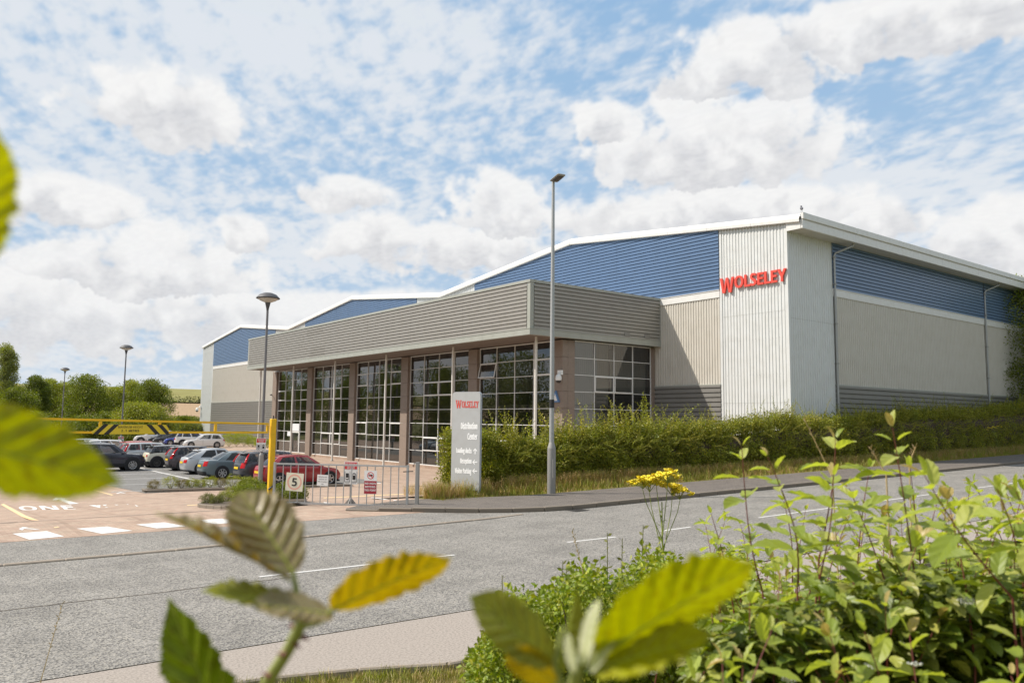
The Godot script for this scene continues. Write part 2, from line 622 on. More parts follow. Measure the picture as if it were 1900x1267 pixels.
func flat_poly(px: Array, lift: float) -> MB:          # a painted mark from its corners in the photograph
	var b := MB.new()
	var p3 := []
	var p2 := PackedVector2Array()
	for q in px:
		var g := gnd(q[0], q[1])
		p3.append(g + Vector3(0, lift, 0))
		p2.append(Vector2(g.x, g.z))
	var t := Geometry2D.triangulate_polygon(p2)
	for i in range(0, t.size(), 3):
		var a: Vector3 = p3[t[i]]
		var c: Vector3 = p3[t[i + 1]]
		var d: Vector3 = p3[t[i + 2]]
		if (c - a).cross(d - a).y < 0:
			b.tri(a, d, c)
		else:
			b.tri(a, c, d)
	return b

func resample(pts: PackedVector2Array, step: float) -> PackedVector2Array:
	var out := PackedVector2Array([pts[0]])
	var left := step
	for i in pts.size() - 1:
		var a := pts[i]
		var d := pts[i + 1] - a
		var l := d.length()
		var t := left
		while t <= l:
			out.append(a + d * (t / l))
			t += step
		left = t - l
	return out

func kerb_run(parent: Node, pts: PackedVector2Array, width: float, height: float, m: Material, step := 0.915, drop_to := 0.0, drop_over := 0, height_base := 0.0) -> void:
	var p := resample(pts, step)
	for i in p.size() - 1:
		var a := p[i]
		var c := p[i + 1]
		var h := height
		if i < drop_over:
			h = lerpf(drop_to, height, (i + 0.5) / drop_over)
		var y0 := terrain(a.x, a.y)
		var y1 := terrain(c.x, c.y)
		var d := Vector3(c.x - a.x, y1 - y0, c.y - a.y)
		var x := d.normalized()
		var z := x.cross(Vector3.UP).normalized()
		var t := Transform3D(Basis(x, z.cross(x), z), Vector3((a.x + c.x) * 0.5, (y0 + y1) * 0.5 + h * 0.5 - 0.1 + height_base + rng.randf_range(-0.003, 0.003), (a.y + c.y) * 0.5))
		var b := MB.new()
		b.cbox(Transform3D(), Vector3(d.length() - 0.008, h + 0.2, width), 0.016)
		bpart("kerb_stone", b, m, parent, t)

func verge_edge(x: float) -> float:
	return interp([[-30.0, -7.9], [2.6, -7.85], [4.0, -7.42], [4.6, -7.12], [7.0, -7.0], [200.0, -7.0]], x)

func make_setting() -> void:
	# one ground sheet to the horizon
	var xs := [-1600.0, -800.0, -400.0, -200.0, -110.0]
	var x := -70.0
	while x <= 150.0:
		xs.append(x)
		x += 3.0
	xs.append_array([180.0, 260.0, 400.0, 800.0, 1600.0])
	var zs := [-1800.0, -1100.0, -640.0, -560.0, -480.0, -400.0, -330.0, -270.0, -220.0, -185.0, -150.0, -120.0]
	var z := -100.0
	while z <= 12.0:
		zs.append(z)
		z += 0.5 if (z >= -38.0 and z < -6.0) else 1.0
	zs.append_array([20.0, 60.0, 200.0, 600.0, 1600.0])
	var g := MB.new()
	var rows := []
	for zz in zs:
		var row := PackedVector3Array()
		for xx in xs:
			row.append(on_ground(xx, zz, -0.06))
		rows.append(row)
	g.grid(rows)
	struct("ground", g, M.grass_soil)
	# road
	var rd := struct("road", sheet(-80, 140, -18.75, -8.9, 74, 20, 0.0), M.road)
	for d in [[4.7, 8.4], [11.2, 15.1], [17.8, 21.7], [24.2, 28.1], [30.6, 34.5], [37.0, 40.9], [43.4, 47.3], [49.8, 53.7]]:
		bpart("centre_line", sheet(d[0], d[1], -12.64, -12.57, 6, 1, 0.005), M.white_paint, rd)
	var seam := PackedVector2Array()
	var seam2 := PackedVector2Array()
	rng.seed = 3
	for i in 60:
		var q := Vector2(-6.0 + i * 0.19, -12.3 + sin(i * 0.7) * 0.02 + rng.randf_range(-0.012, 0.012))
		seam.append(q)
		seam2.append(q + Vector2(0, 0.022))
	bpart("seam", strip(seam, seam2, 0.004), M.bed_soil, rd)
	# forecourt of block paving, falling towards the car park
	var fc := struct("forecourt", sheet(-60, 12.9, -24.5, -18.75, 24, 23, 0.004), M.block_paving)
	bpart("apron", sheet(-60, 36, -36, -24.5, 32, 23, 0.004), M.block_paving, fc)
	bpart("apron", sheet(-60, 36.2, -115, -36, 4, 4, 0.004), M.block_paving, fc)
	for q in [[[22, 991], [85.7, 986], [118, 995.8], [53, 1002]], [[141, 981.4], [198, 977.7], [245, 985.4], [187.6, 991]], [[251, 973.8], [303, 969.8], [347, 977], [290, 981]], [[355, 966], [411, 963], [455, 969], [398, 973]], [[468, 958], [508, 955], [544, 960.5], [502, 964]]]:
		bpart("give_way_block", flat_poly(q, 0.01), M.white_paint, fc)
	bpart("arrow_mark", flat_poly([[128, 936], [145.4, 934.7], [117, 926.6], [131, 926.4], [103, 922.4], [96, 928.3], [107.7, 927.7]], 0.01), M.white_paint, fc)
	bpart("arrow_mark", flat_poly([[214, 915.8], [222, 913.2], [233, 915], [228, 915.4], [222.5, 914.8], [217, 916.4]], 0.01), M.white_paint, fc)
	bpart("arrow_mark", flat_poly([[33.5, 982], [41, 978.5], [52, 979], [46, 980.4], [73, 982.6], [64, 983.4], [44, 981.4], [40, 985]], 0.01), M.white_paint, fc)
	for q in [[[6, 935], [47, 957], [70, 966], [110, 978.6], [101, 980.2], [62, 968], [39, 959.2], [0, 936.5]], [[150, 902.4], [210, 918.6], [206, 919.4], [147, 903]], [[346, 937.6], [392, 935], [393, 936], [347, 938.8]], [[600, 923.6], [751, 916.4], [752, 917.6], [600, 924.8]]]:
		bpart("yellow_line", flat_poly(q, 0.009), M.yellow_line, fc)
	for q in [[[689, 923.2], [736, 928.6], [734, 929.6], [687, 924]], [[600, 932], [621.5, 934.6], [620, 935.8], [600, 933.2]], [[648, 939], [663.4, 941.4], [661, 942.2], [646, 939.8]], [[648, 880.4], [658, 881.6], [658, 883], [648, 881.8]], [[668, 893], [706, 896.4], [706, 897.6], [668, 894.4]]]:
		bpart("white_line", flat_poly(q, 0.009), M.white_paint, fc)
	# worn lettering on the paving
	var o := gnd(38, 947)
	var w := gnd(141, 945)
	var tm := text_mesh("ONE", "Droid Sans", true, 1.0, 0.003)
	var wide := tm.get_aabb().size.x
	var u := (w - o)
	var t := Transform3D(Basis(u / wide, Vector3(0, 0.045, -1.0).normalized() * 0.95, Vector3.UP), (o + w) * 0.5 + Vector3(0, 0.012, -0.5))
	part("lettering", tm, M.white_paint, fc, t)
	for q in [[[164, 938], [175, 937.4], [186, 940.2], [184, 942.6], [172, 940]], [[178, 937.8], [186, 937.4], [184, 939.4]], [[190, 937], [197, 936.6], [196, 938.4], [191, 938.6]], [[193, 940.6], [200, 941], [196, 942]], [[211, 936.6], [219, 937], [215, 938]], [[234, 935.8], [238, 936], [236, 937]], [[249, 936.6], [256, 939.4], [252, 940]]]:
		bpart("worn_lettering", flat_poly(q, 0.01), M.white_paint, fc)
	# car park tarmac with bay lines
	var cp := MB.new()
	var edge := [gnd(192, 899.7), gnd(268, 915.5)]
	var poly := PackedVector2Array([Vector2(edge[0].x, edge[0].z), Vector2(edge[1].x, edge[1].z), Vector2(20.5, -37.6), Vector2(20.5, -80), Vector2(-40, -80), Vector2(-40, -52)])
	var tri := Geometry2D.triangulate_polygon(poly)
	for i in range(0, tri.size(), 3):
		var p := []
		for k in 3:
			p.append(Vector3(poly[tri[i + k]].x, -0.788, poly[tri[i + k]].y))
		if (p[1] - p[0]).cross(p[2] - p[0]).y < 0:
			cp.tri(p[0], p[2], p[1])
		else:
			cp.tri(p[0], p[1], p[2])
	var park := struct("car_park", cp, M.tarmac)
	var aisle := MB.new()
	aisle.aabb(Vector3(12.5, -0.786, -74.0), Vector3(12.62, -0.78, -38.2))
	bpart("bay_line", aisle, M.white_paint, park)
	for i in 10:
		var b := MB.new()
		var zz := -38.4 - i * 3.75
		b.aabb(Vector3(7.6, -0.786, zz - 0.05), Vector3(12.44, -0.78, zz + 0.05))
		bpart("bay_line", b, M.white_paint, park)
		b = MB.new()
		b.aabb(Vector3(12.68, -0.786, zz - 0.05), Vector3(17.4, -0.78, zz + 0.05))
		bpart("bay_line", b, M.white_paint, park)
	# far pavement and its kerbs
	var kf := PackedVector2Array([Vector2(9.9, -20.3), Vector2(10.7, -19.55), Vector2(11.7, -18.76), Vector2(12.84, -17.8), Vector2(14.0, -17.2), Vector2(15.2, -17.0), Vector2(17, -17.0)])
	var kb := PackedVector2Array([Vector2(10.3, -21.0), Vector2(11.2, -21.0), Vector2(12.2, -21.0), Vector2(13.2, -20.8), Vector2(14.4, -20.3), Vector2(15.8, -19.85), Vector2(17, -19.8)])
	for i in 40:
		kf.append(Vector2(19.5 + i * 2.5, -17.0))
		kb.append(Vector2(19.5 + i * 2.5, -19.8))
	var pvm := MB.new()
	var pr := [PackedVector3Array(), PackedVector3Array(), PackedVector3Array()]
	for i in kf.size():
		var up: float = [0.012, 0.06, 0.118][mini(i, 2)]
		pr[0].append(Vector3(kf[i].x, terrain(kf[i].x, -18.0) + up, kf[i].y))
		var mm := kf[i].lerp(kb[i], 0.5)
		pr[1].append(Vector3(mm.x, terrain(mm.x, -18.0) + up, mm.y))
		pr[2].append(Vector3(kb[i].x, terrain(kb[i].x, -18.0) + up, kb[i].y))
	pvm.grid(pr, true)
	struct("pavement", pvm, M.pavement)
	var kerb := Node3D.new()
	kerb.name = "kerb"
	kerb.set_meta("kind", "structure")
	add_child(kerb)
	rng.seed = 5
	kerb_run(kerb, PackedVector2Array([Vector2(9.9, -20.25), Vector2(10.7, -19.5), Vector2(11.7, -18.7), Vector2(12.84, -17.74), Vector2(14.0, -17.13), Vector2(15.2, -16.94), Vector2(60, -16.94), Vector2(110, -16.94)]), 0.125, 0.125, M.kerb_stone, 0.915, 0.02, 2)
	var channel := Node3D.new()
	channel.name = "channel_kerb"
	channel.set_meta("kind", "structure")
	add_child(channel)
	kerb_run(channel, PackedVector2Array([Vector2(-14, -15.95), Vector2(1.5, -15.9), Vector2(4.1, -15.92), Vector2(7.45, -16.25), Vector2(12.0, -16.65), Vector2(13.6, -16.92)]), 0.14, 0.028, M.kerb_stone_pale)
	# near footway, edging and verge
	var fa := PackedVector2Array()
	var fb := PackedVector2Array()
	for i in 320:
		fa.append(Vector2(-30 + i * 0.5, -8.85))
		fb.append(Vector2(-30 + i * 0.5, verge_edge(-30 + i * 0.5)))
	struct("footway", strip(fb, fa, 0.006), M.footway)
	var edging := Node3D.new()
	edging.name = "edging_kerb"
	edging.set_meta("kind", "structure")
	add_child(edging)
	kerb_run(edging, PackedVector2Array([Vector2(-8, -7.9), Vector2(2.6, -7.85), Vector2(4.0, -7.42), Vector2(4.6, -7.1), Vector2(7, -7.0), Vector2(16, -7.0)]), 0.06, 0.014, M.kerb_stone_pale)
	# far fields on the rise
	bpart("field", sheet(-260, 120, -352, -246, 10, 6, 0.6), M.field_brown, find_child("ground", false, false))
	bpart("field", sheet(-400, 260, -900, -360, 16, 24, 0.8), M.field_green, find_child("ground", false, false))
	# gully grating
	var gp := gnd(1072, 947)
	var gr := thing("drain_grate", "cast iron drain grate set in the road against the raised kerb", "drain", gp)
	var fb2 := MB.new()
	for q in [[Vector3(-0.26, 0, -0.22), Vector3(0.26, 0.012, -0.18)], [Vector3(-0.26, 0, 0.18), Vector3(0.26, 0.012, 0.22)], [Vector3(-0.26, 0, -0.18), Vector3(-0.22, 0.012, 0.18)], [Vector3(0.22, 0, -0.18), Vector3(0.26, 0.012, 0.18)]]:
		fb2.aabb(q[0], q[1])
	bpart("frame", fb2, M.iron, gr)
	for i in 7:
		boxpart("bar", Vector3(-0.195 + i * 0.06, 0.001, -0.178), Vector3(-0.165 + i * 0.06, 0.011, 0.178), M.iron, gr)

# ---------------------------------------------------------------- cladding
# horizontal profile from y0 to y1 in the plane x(u) y, pushed out along z; ends given by lo(y), hi(y)
func hsheet(y0: float, y1: float, pitch: float, deep: float, lo: Callable, hi: Callable) -> MB:
	var b := MB.new()
	var prof := [Vector2(y0, deep)]
	var y := y0
	while y < y1 - 0.001:
		for q in [Vector2(0.73, deep), Vector2(0.76, 0.0), Vector2(0.96, 0.0), Vector2(0.985, deep), Vector2(1.0, deep)]:
			prof.append(Vector2(minf(y + q.x * pitch, y1), q.y))
		y += pitch
	for i in prof.size() - 1:
		var a: Vector2 = prof[i]
		var c: Vector2 = prof[i + 1]
		if c.x - a.x < 1e-4 and absf(a.y - c.y) < 1e-4:
			continue
		var l0: float = lo.call(a.x)
		var h0: float = hi.call(a.x)
		var l1: float = lo.call(c.x)
		var h1: float = hi.call(c.x)
		if h0 <= l0:
			break
		b.quad(Vector3(l0, a.x, a.y), Vector3(h0, a.x, a.y), Vector3(maxf(h1, l1), c.x, c.y), Vector3(minf(l1, h1), c.x, c.y))
	return b

# vertical trapezoidal sheet, width w, height h, from the origin up, pushed out along z
func vsheet(w: float, h: float, pitch: float, deep: float, h2 := -1.0) -> MB:
	var b := MB.new()
	var prof := [Vector2(0, 0)]
	var x := 0.0
	while x < w - 0.001:
		for q in [Vector2(0.2, 0.0), Vector2(0.32, deep), Vector2(0.78, deep), Vector2(0.9, 0.0), Vector2(1.0, 0.0)]:
			prof.append(Vector2(minf(x + q.x * pitch, w), q.y))
		x += pitch
	if h2 < 0:
		h2 = h
	for i in prof.size() - 1:
		var a: Vector2 = prof[i]
		var c: Vector2 = prof[i + 1]
		if c.x - a.x < 1e-4:
			continue
		b.quad(Vector3(a.x, 0, a.y), Vector3(c.x, 0, c.y), Vector3(c.x, lerpf(h, h2, c.x / w), c.y), Vector3(a.x, lerpf(h, h2, a.x / w), a.y))
	return b

const XW := 36.3
const Z0 := -23.65
const BAY := 33.66
const EAVE := 12.98        # underside of the roof trim at the eaves and valleys
const RIDGE := 14.72
const FLOOR := -0.8

func roof_under(z: float) -> float:
	var k := fposmod(Z0 - z, BAY) / BAY
	return lerpf(EAVE, RIDGE, 1.0 - absf(k - 0.5) * 2.0)

# faces -X: local x -> world -Z ... seen from outside, u runs from far (-Z) to near (+Z)
func front(u0: float, x := XW) -> Transform3D:
	return Transform3D(Basis(Vector3(0, 0, 1), Vector3.UP, Vector3(-1, 0, 0)), Vector3(x, 0, u0))

# faces +Z: u runs along +X
func side(x0: float, z := Z0) -> Transform3D:
	return Transform3D(Basis(Vector3(1, 0, 0), Vector3.UP, Vector3(0, 0, 1)), Vector3(x0, 0, z))

func make_warehouse() -> void:
	var w := thing("warehouse", "huge three-gabled warehouse clad in white, blue and beige metal sheets with white roof edges", "warehouse", Vector3(XW, FLOOR, Z0))
	w.transform = Transform3D()
	var zend := Z0 - 3 * BAY
	# core walls and roof planes behind the sheets
	var core := MB.new()
	core.aabb(Vector3(XW + 0.06, FLOOR, zend + 0.1), Vector3(XW + 0.3, EAVE - 0.1, Z0 - 0.36))
	core.aabb(Vector3(XW + 0.06, FLOOR, Z0 - 0.3), Vector3(110, EAVE - 0.1, Z0 - 0.06))
	core.aabb(Vector3(XW + 0.3, FLOOR, zend - 0.1), Vector3(110, EAVE - 0.1, zend + 0.1))
	bpart("inner_wall", core, M.base_clad, w)
	for i in 3:
		var za := Z0 - BAY * i
		var zr := za - BAY * 0.5
		var zb := za - BAY
		for s in 2:
			var b := MB.new()
			var z1 := za if s == 0 else zr
			var y1 := EAVE if s == 0 else RIDGE
			var z2 := zr if s == 0 else zb
			var y2 := RIDGE if s == 0 else EAVE
			if i == 0 and s == 0:
				z1 += 0.9
				y1 -= 0.09
			b.quad(Vector3(XW - 0.05, y1 + 0.3, z1), Vector3(110, y1 + 0.3, z1), Vector3(110, y2 + 0.3, z2), Vector3(XW - 0.05, y2 + 0.3, z2))
			b.quad(Vector3(XW + 0.05, y2 + 0.2, z2), Vector3(110, y2 + 0.2, z2), Vector3(110, y1 + 0.2, z1), Vector3(XW + 0.05, y1 + 0.2, z1))
			bpart("roof_slope", b, M.roof_sheet, w)
			# folded white edge in lengths
			var n := 6
			for k in n:
				var f0 := float(k) / n
				var f1 := float(k + 1) / n
				var p0 := Vector3(XW - 0.1, lerpf(y1, y2, f0), lerpf(z1, z2, f0))
				var p1 := Vector3(XW - 0.1, lerpf(y1, y2, f1), lerpf(z1, z2, f1))
				var tb := MB.new()
				var d := (p0 - p1).normalized() * 0.012
				p0 -= d
				var face := [Vector2(0.02, -0.03), Vector2(-0.1, -0.03), Vector2(-0.13, 0.0), Vector2(-0.13, 0.16), Vector2(-0.09, 0.3), Vector2(0.02, 0.41), Vector2(0.35, 0.43)]
				for j in face.size() - 1:
					var a: Vector2 = face[j]
					var c: Vector2 = face[j + 1]
					tb.quad(p1 + Vector3(a.x, a.y, 0), p0 + Vector3(a.x, a.y, 0), p0 + Vector3(c.x, c.y, 0), p1 + Vector3(c.x, c.y, 0))
				bpart("roof_trim", tb, M.roof_trim, w)
	# white corner and valley strips, full height, in sheets of one metre
	for r in [[-27.97, Z0], [-61.26, -52.2], [-95.1, -86.1], [zend, -119.4]]:
		var n := int(round((r[1] - r[0]) / 1.08))
		var wd: float = (r[1] - r[0] - 0.3) / n
		for k in n:
			var u: float = r[0] + 0.15 + k * wd
			var ha := roof_under(u) - FLOOR
			var hb := roof_under(u + wd) - FLOOR
			var t := front(u)
			t.origin.y = FLOOR
			bpart("cladding_sheet", vsheet(wd - 0.004, ha, wd / 5.0, 0.035, hb), M.white_clad, w, t)
		for e in [r[0], r[1] - 0.15]:
			boxpart("flashing", Vector3(XW - 0.045, FLOOR, e), Vector3(XW + 0.05, roof_under(e + 0.07) - 0.01, e + 0.15), M.white_clad, w)
	# screw lines and sheet laps on the white corner
	for y in [0.6, 3.6, 8.4]:
		boxpart("sheet_lap", Vector3(XW - 0.038, y, -27.8), Vector3(XW - 0.034, y + 0.012, Z0 - 0.16), M.grey_trim, w)
	var dots := MB.new()
	rng.seed = 44
	for y in [1.1, 3.0, 5.1, 7.0, 9.4, 11.2]:
		for k in 20:
			if rng.randf() < 0.75:
				var c := Vector3(XW - 0.037, y + rng.randf_range(-0.03, 0.03), -27.75 + k * 0.21)
				dots.aabb(c - Vector3(0.004, 0.012, 0.012), c + Vector3(0.0, 0.012, 0.012))
	var fx := bpart("fixings", dots, M.print_grey, w)
	fx.set_meta("kind", "stuff")
	# blue gables, white band, beige and grey lower walls
	var zones := [[-52.2, -27.97, Z0 - BAY * 0.5], [-86.1, -61.26, Z0 - BAY * 1.5], [-119.4, -95.1, Z0 - BAY * 2.5]]
	var slope := (RIDGE - EAVE) / (BAY * 0.5)
	for q in zones:
		var zl: float = q[0]
		var zh: float = q[1]
		var zr: float = q[2]
		var cut := 3
		for k in cut:
			var a := lerpf(zl, zh, float(k) / cut)
			var c := lerpf(zl, zh, float(k + 1) / cut) - 0.006
			var lo := func(y: float) -> float: return maxf(a, zr - (RIDGE - y) / slope) - a
			var hi := func(y: float) -> float: return minf(c, zr + (RIDGE - y) / slope) - a
			bpart("cladding_sheet", hsheet(9.98, RIDGE - 0.02, 0.205, 0.085, lo, hi), M.blue_clad, w, front(a))
		boxpart("white_band", Vector3(XW - 0.07, 9.56, zl), Vector3(XW + 0.02, 9.98, zh), M.roof_trim, w)
		boxpart("drip_edge", Vector3(XW - 0.1, 9.965, zl), Vector3(XW - 0.07, 10.0, zh), M.roof_trim, w)
	for r in [[-33.6, -27.97], [-119.4, -95.1], [-86.1, -73.5]]:
		var n := int(round((r[1] - r[0]) / 1.0))
		var wd: float = (r[1] - r[0]) / n
		for k in n:
			var t := front(r[0] + k * wd)
			t.origin.y = 4.68
			bpart("cladding_sheet", vsheet(wd - 0.003, 4.88, wd / 5.0, 0.035), M.beige_clad, w, t)
		boxpart("drip_edge", Vector3(XW - 0.09, 4.62, r[0]), Vector3(XW + 0.02, 4.68, r[1]), M.grey_trim, w)
		var wide: float = r[1] - r[0]
		var lo := func(_y: float) -> float: return 0.0
		var hi := func(_y: float) -> float: return wide
		bpart("cladding_sheet", hsheet(FLOOR, 4.62, 0.265, 0.09, lo, hi), M.base_clad, w, front(r[0]))
	# side wall facing the road
	var t0 := side(XW + 0.03)
	var xs := [[XW + 0.15, 40.4]]
	for k in 4:
		var t := side(XW + 0.15 + k * 1.06)
		t.origin.y = FLOOR
		bpart("cladding_sheet", vsheet(1.056, 12.6 - FLOOR, 0.2112, 0.035), M.white_clad, w, t)
	boxpart("flashing", Vector3(XW - 0.046, FLOOR, Z0 - 0.02), Vector3(XW + 0.15, 12.56, Z0 + 0.045), M.white_clad, w)
	for y in [0.6, 8.0]:
		boxpart("sheet_lap", Vector3(XW + 0.16, y, Z0 + 0.034), Vector3(40.38, y + 0.012, Z0 + 0.038), M.grey_trim, w)
	boxpart("flashing", Vector3(40.395, FLOOR, Z0 - 0.02), Vector3(40.5, 12.56, Z0 + 0.05), M.white_clad, w)
	for s in [[40.5, 60.0], [60.1, 79.6], [79.7, 99.2]]:
		var wide: float = s[1] - s[0]
		var lo := func(_y: float) -> float: return 0.0
		var hi := func(_y: float) -> float: return wide
		bpart("cladding_sheet", hsheet(9.98, 12.56, 0.205, 0.085, lo, hi), M.blue_clad, w, side(s[0]))
		bpart("cladding_sheet", hsheet(FLOOR, 4.62, 0.265, 0.09, lo, hi), M.base_clad, w, side(s[0]))
		boxpart("white_band", Vector3(s[0], 9.56, Z0 - 0.02), Vector3(s[1], 9.98, Z0 + 0.07), M.roof_trim, w)
		boxpart("drip_edge", Vector3(s[0], 9.965, Z0 + 0.07), Vector3(s[1], 10.0, Z0 + 0.1), M.roof_trim, w)
		boxpart("drip_edge", Vector3(s[0], 4.62, Z0 - 0.02), Vector3(s[1], 4.68, Z0 + 0.09), M.grey_trim, w)
		var n := int(wide)
		for k in n:
			var t := side(s[0] + k * wide / n)
			t.origin.y = 4.68
			bpart("cladding_sheet", vsheet(wide / n - 0.003, 4.88, wide / n / 5.0, 0.035), M.beige_clad, w, t)
	# eaves: gutter fascia in lengths, soffit, downpipes
	var zf := -22.64
	for k in 14:
		var xa := XW - 0.1 + k * 5.2
		var b := MB.new()
		b.cbox(Transform3D(Basis(), Vector3(xa + 2.595, 12.77, zf - 0.06)), Vector3(5.184, 0.46, 0.12), 0.012)
		bpart("fascia", b, M.roof_trim, w)
		b = MB.new()
		b.cbox(Transform3D(Basis(), Vector3(xa + 2.595, 13.19, zf - 0.03)), Vector3(5.188, 0.36, 0.2), 0.03)
		bpart("gutter", b, M.roof_trim, w)
	boxpart("fascia", Vector3(XW - 0.115, 12.54, Z0 + 0.05), Vector3(XW - 0.04, 13.0, zf - 0.122), M.roof_trim, w)
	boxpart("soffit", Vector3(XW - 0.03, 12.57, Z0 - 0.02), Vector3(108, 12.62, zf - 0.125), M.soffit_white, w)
	for x in [40.62, 60.05, 79.65]:
		var b := MB.new()
		b.tube(PackedVector3Array([Vector3(x + 1.0, 12.6, zf - 0.25), Vector3(x + 0.95, 12.42, zf - 0.3), Vector3(x + 0.12, 12.0, Z0 + 0.16), Vector3(x, 11.85, Z0 + 0.13), Vector3(x, FLOOR + 0.1, Z0 + 0.13)]), PackedFloat32Array([0.06]), 10)
		var dp := bpart("downpipe", b, M.galvanised, w)
		for y in [1.4, 3.6, 5.8, 8.0, 10.2, 11.7]:
			boxpart("bracket", Vector3(x - 0.1, y, Z0 + 0.04), Vector3(x + 0.1, y + 0.06, Z0 + 0.2), M.galvanised_dull, dp)
	# raised red lettering on the white corner
	var s := thing("wall_sign", "raised red lettering spelling WOLSELEY on the ribbed white warehouse corner", "sign", Vector3(XW - 0.05, 10.1, -25.8))
	s.transform = Transform3D()
	var word := "WOLSELEY"
	var at := -27.86
	for i in word.length():
		var big := i == 0
		var tm := text_mesh(word[i], "Droid Sans", true, 0.84 if big else 0.66, 0.09)
		var bb := tm.get_aabb()
		var kx := 0.86 if big else 0.98
		var wide := bb.size.x * kx
		var t := Transform3D(Basis(Vector3(0, 0, kx), Vector3.UP, Vector3(-1, 0, 0)), Vector3(XW - 0.115, (9.74 if big else 9.92) - bb.position.y, at + wide * 0.5))
		part("letter", tm, M.letter_red, s, t)
		at += wide + 0.045

func pane_grid(o: Node, t: Transform3D, us: PackedFloat32Array, yb: float, yt: float, rows: int, opens: Array, skip := []) -> void:
	# t: local x along the wall, y up, z outwards; us = edges of the columns
	var n := us.size() - 1
	var rh := (yt - yb) / rows
	for k in us.size():
		var b := MB.new()
		b.box(t * Transform3D(Basis(), Vector3(us[k], (yb + yt) * 0.5, 0.0)), Vector3(0.038, yt - yb + 0.06, 0.09))
		bpart("mullion", b, M.white_frame, o)
	for r in rows + 1:
		for k in n:
			if skip.has(Vector2i(k, r - 1)) and skip.has(Vector2i(k, r)):
				continue
			var b := MB.new()
			b.box(t * Transform3D(Basis(), Vector3((us[k] + us[k + 1]) * 0.5, yb + r * rh, 0.0)), Vector3(us[k + 1] - us[k] - 0.04, 0.034 if r < rows and r > 0 else 0.06, 0.08))
			bpart("transom", b, M.white_frame, o)
	for r in rows:
		for k in n:
			if skip.has(Vector2i(k, r)):
				continue
			var w := us[k + 1] - us[k]
			var c := Vector3((us[k] + us[k + 1]) * 0.5, yb + (r + 0.5) * rh, 0.0)
			var top_row := rows - 1 - r
			var tilt := Transform3D(Basis(), c)
			if opens.has(Vector3i(k, top_row, 1)):
				tilt = Transform3D(Basis(), c + Vector3(0, rh * 0.46, 0.05)) * Transform3D(Basis(Vector3.RIGHT, -0.19), Vector3(0, -rh * 0.46, 0.02))
			# panes are never quite true to one another
			tilt.basis = tilt.basis * Basis.from_euler(Vector3(rng.randf_range(-0.004, 0.004), rng.randf_range(-0.004, 0.004), 0))
			var b := MB.new()
			var hw := w * 0.5 - 0.02
			var hh := rh * 0.5 - 0.018
			var q := [Vector3(-hw, -hh, 0), Vector3(hw, -hh, 0), Vector3(hw, hh, 0), Vector3(-hw, hh, 0)]
			b.quad(t * (tilt * q[0]), t * (tilt * q[1]), t * (tilt * q[2]), t * (tilt * q[3]))
			bpart("pane", b, M.window_glass, o)
			if opens.has(Vector3i(k, top_row, 0)) or opens.has(Vector3i(k, top_row, 1)):
				var f := MB.new()
				for e in [[Vector3(0, hh - 0.03, 0.05), Vector3(w - 0.07, 0.07, 0.05)], [Vector3(0, -hh + 0.03, 0.05), Vector3(w - 0.07, 0.06, 0.05)], [Vector3(-hw + 0.04, 0, 0.05), Vector3(0.05, hh * 2 - 0.12, 0.05)], [Vector3(hw - 0.04, 0, 0.05), Vector3(0.05, hh * 2 - 0.12, 0.05)]]:
					f.box(t * tilt * Transform3D(Basis(), e[0]), e[1])
				f.box(t * tilt * Transform3D(Basis(), Vector3(0, hh - 0.03, 0.078)), Vector3(0.28, 0.03, 0.012))
				bpart("opening_frame", f, M.white_frame, o)

func blind(o: Node, t: Transform3D, u0: float, u1: float, y0: float, y1: float, back: float) -> void:
	var b := MB.new()
	var u := u0
	while u < u1 - 0.05:
		b.quad(t * Vector3(u, y0, -back - 0.03), t * Vector3(u + 0.115, y0, -back + 0.03), t * Vector3(u + 0.115, y1, -back + 0.03), t * Vector3(u, y1, -back - 0.03))
		u += 0.118
	bpart("blind", b, M.blind, o)

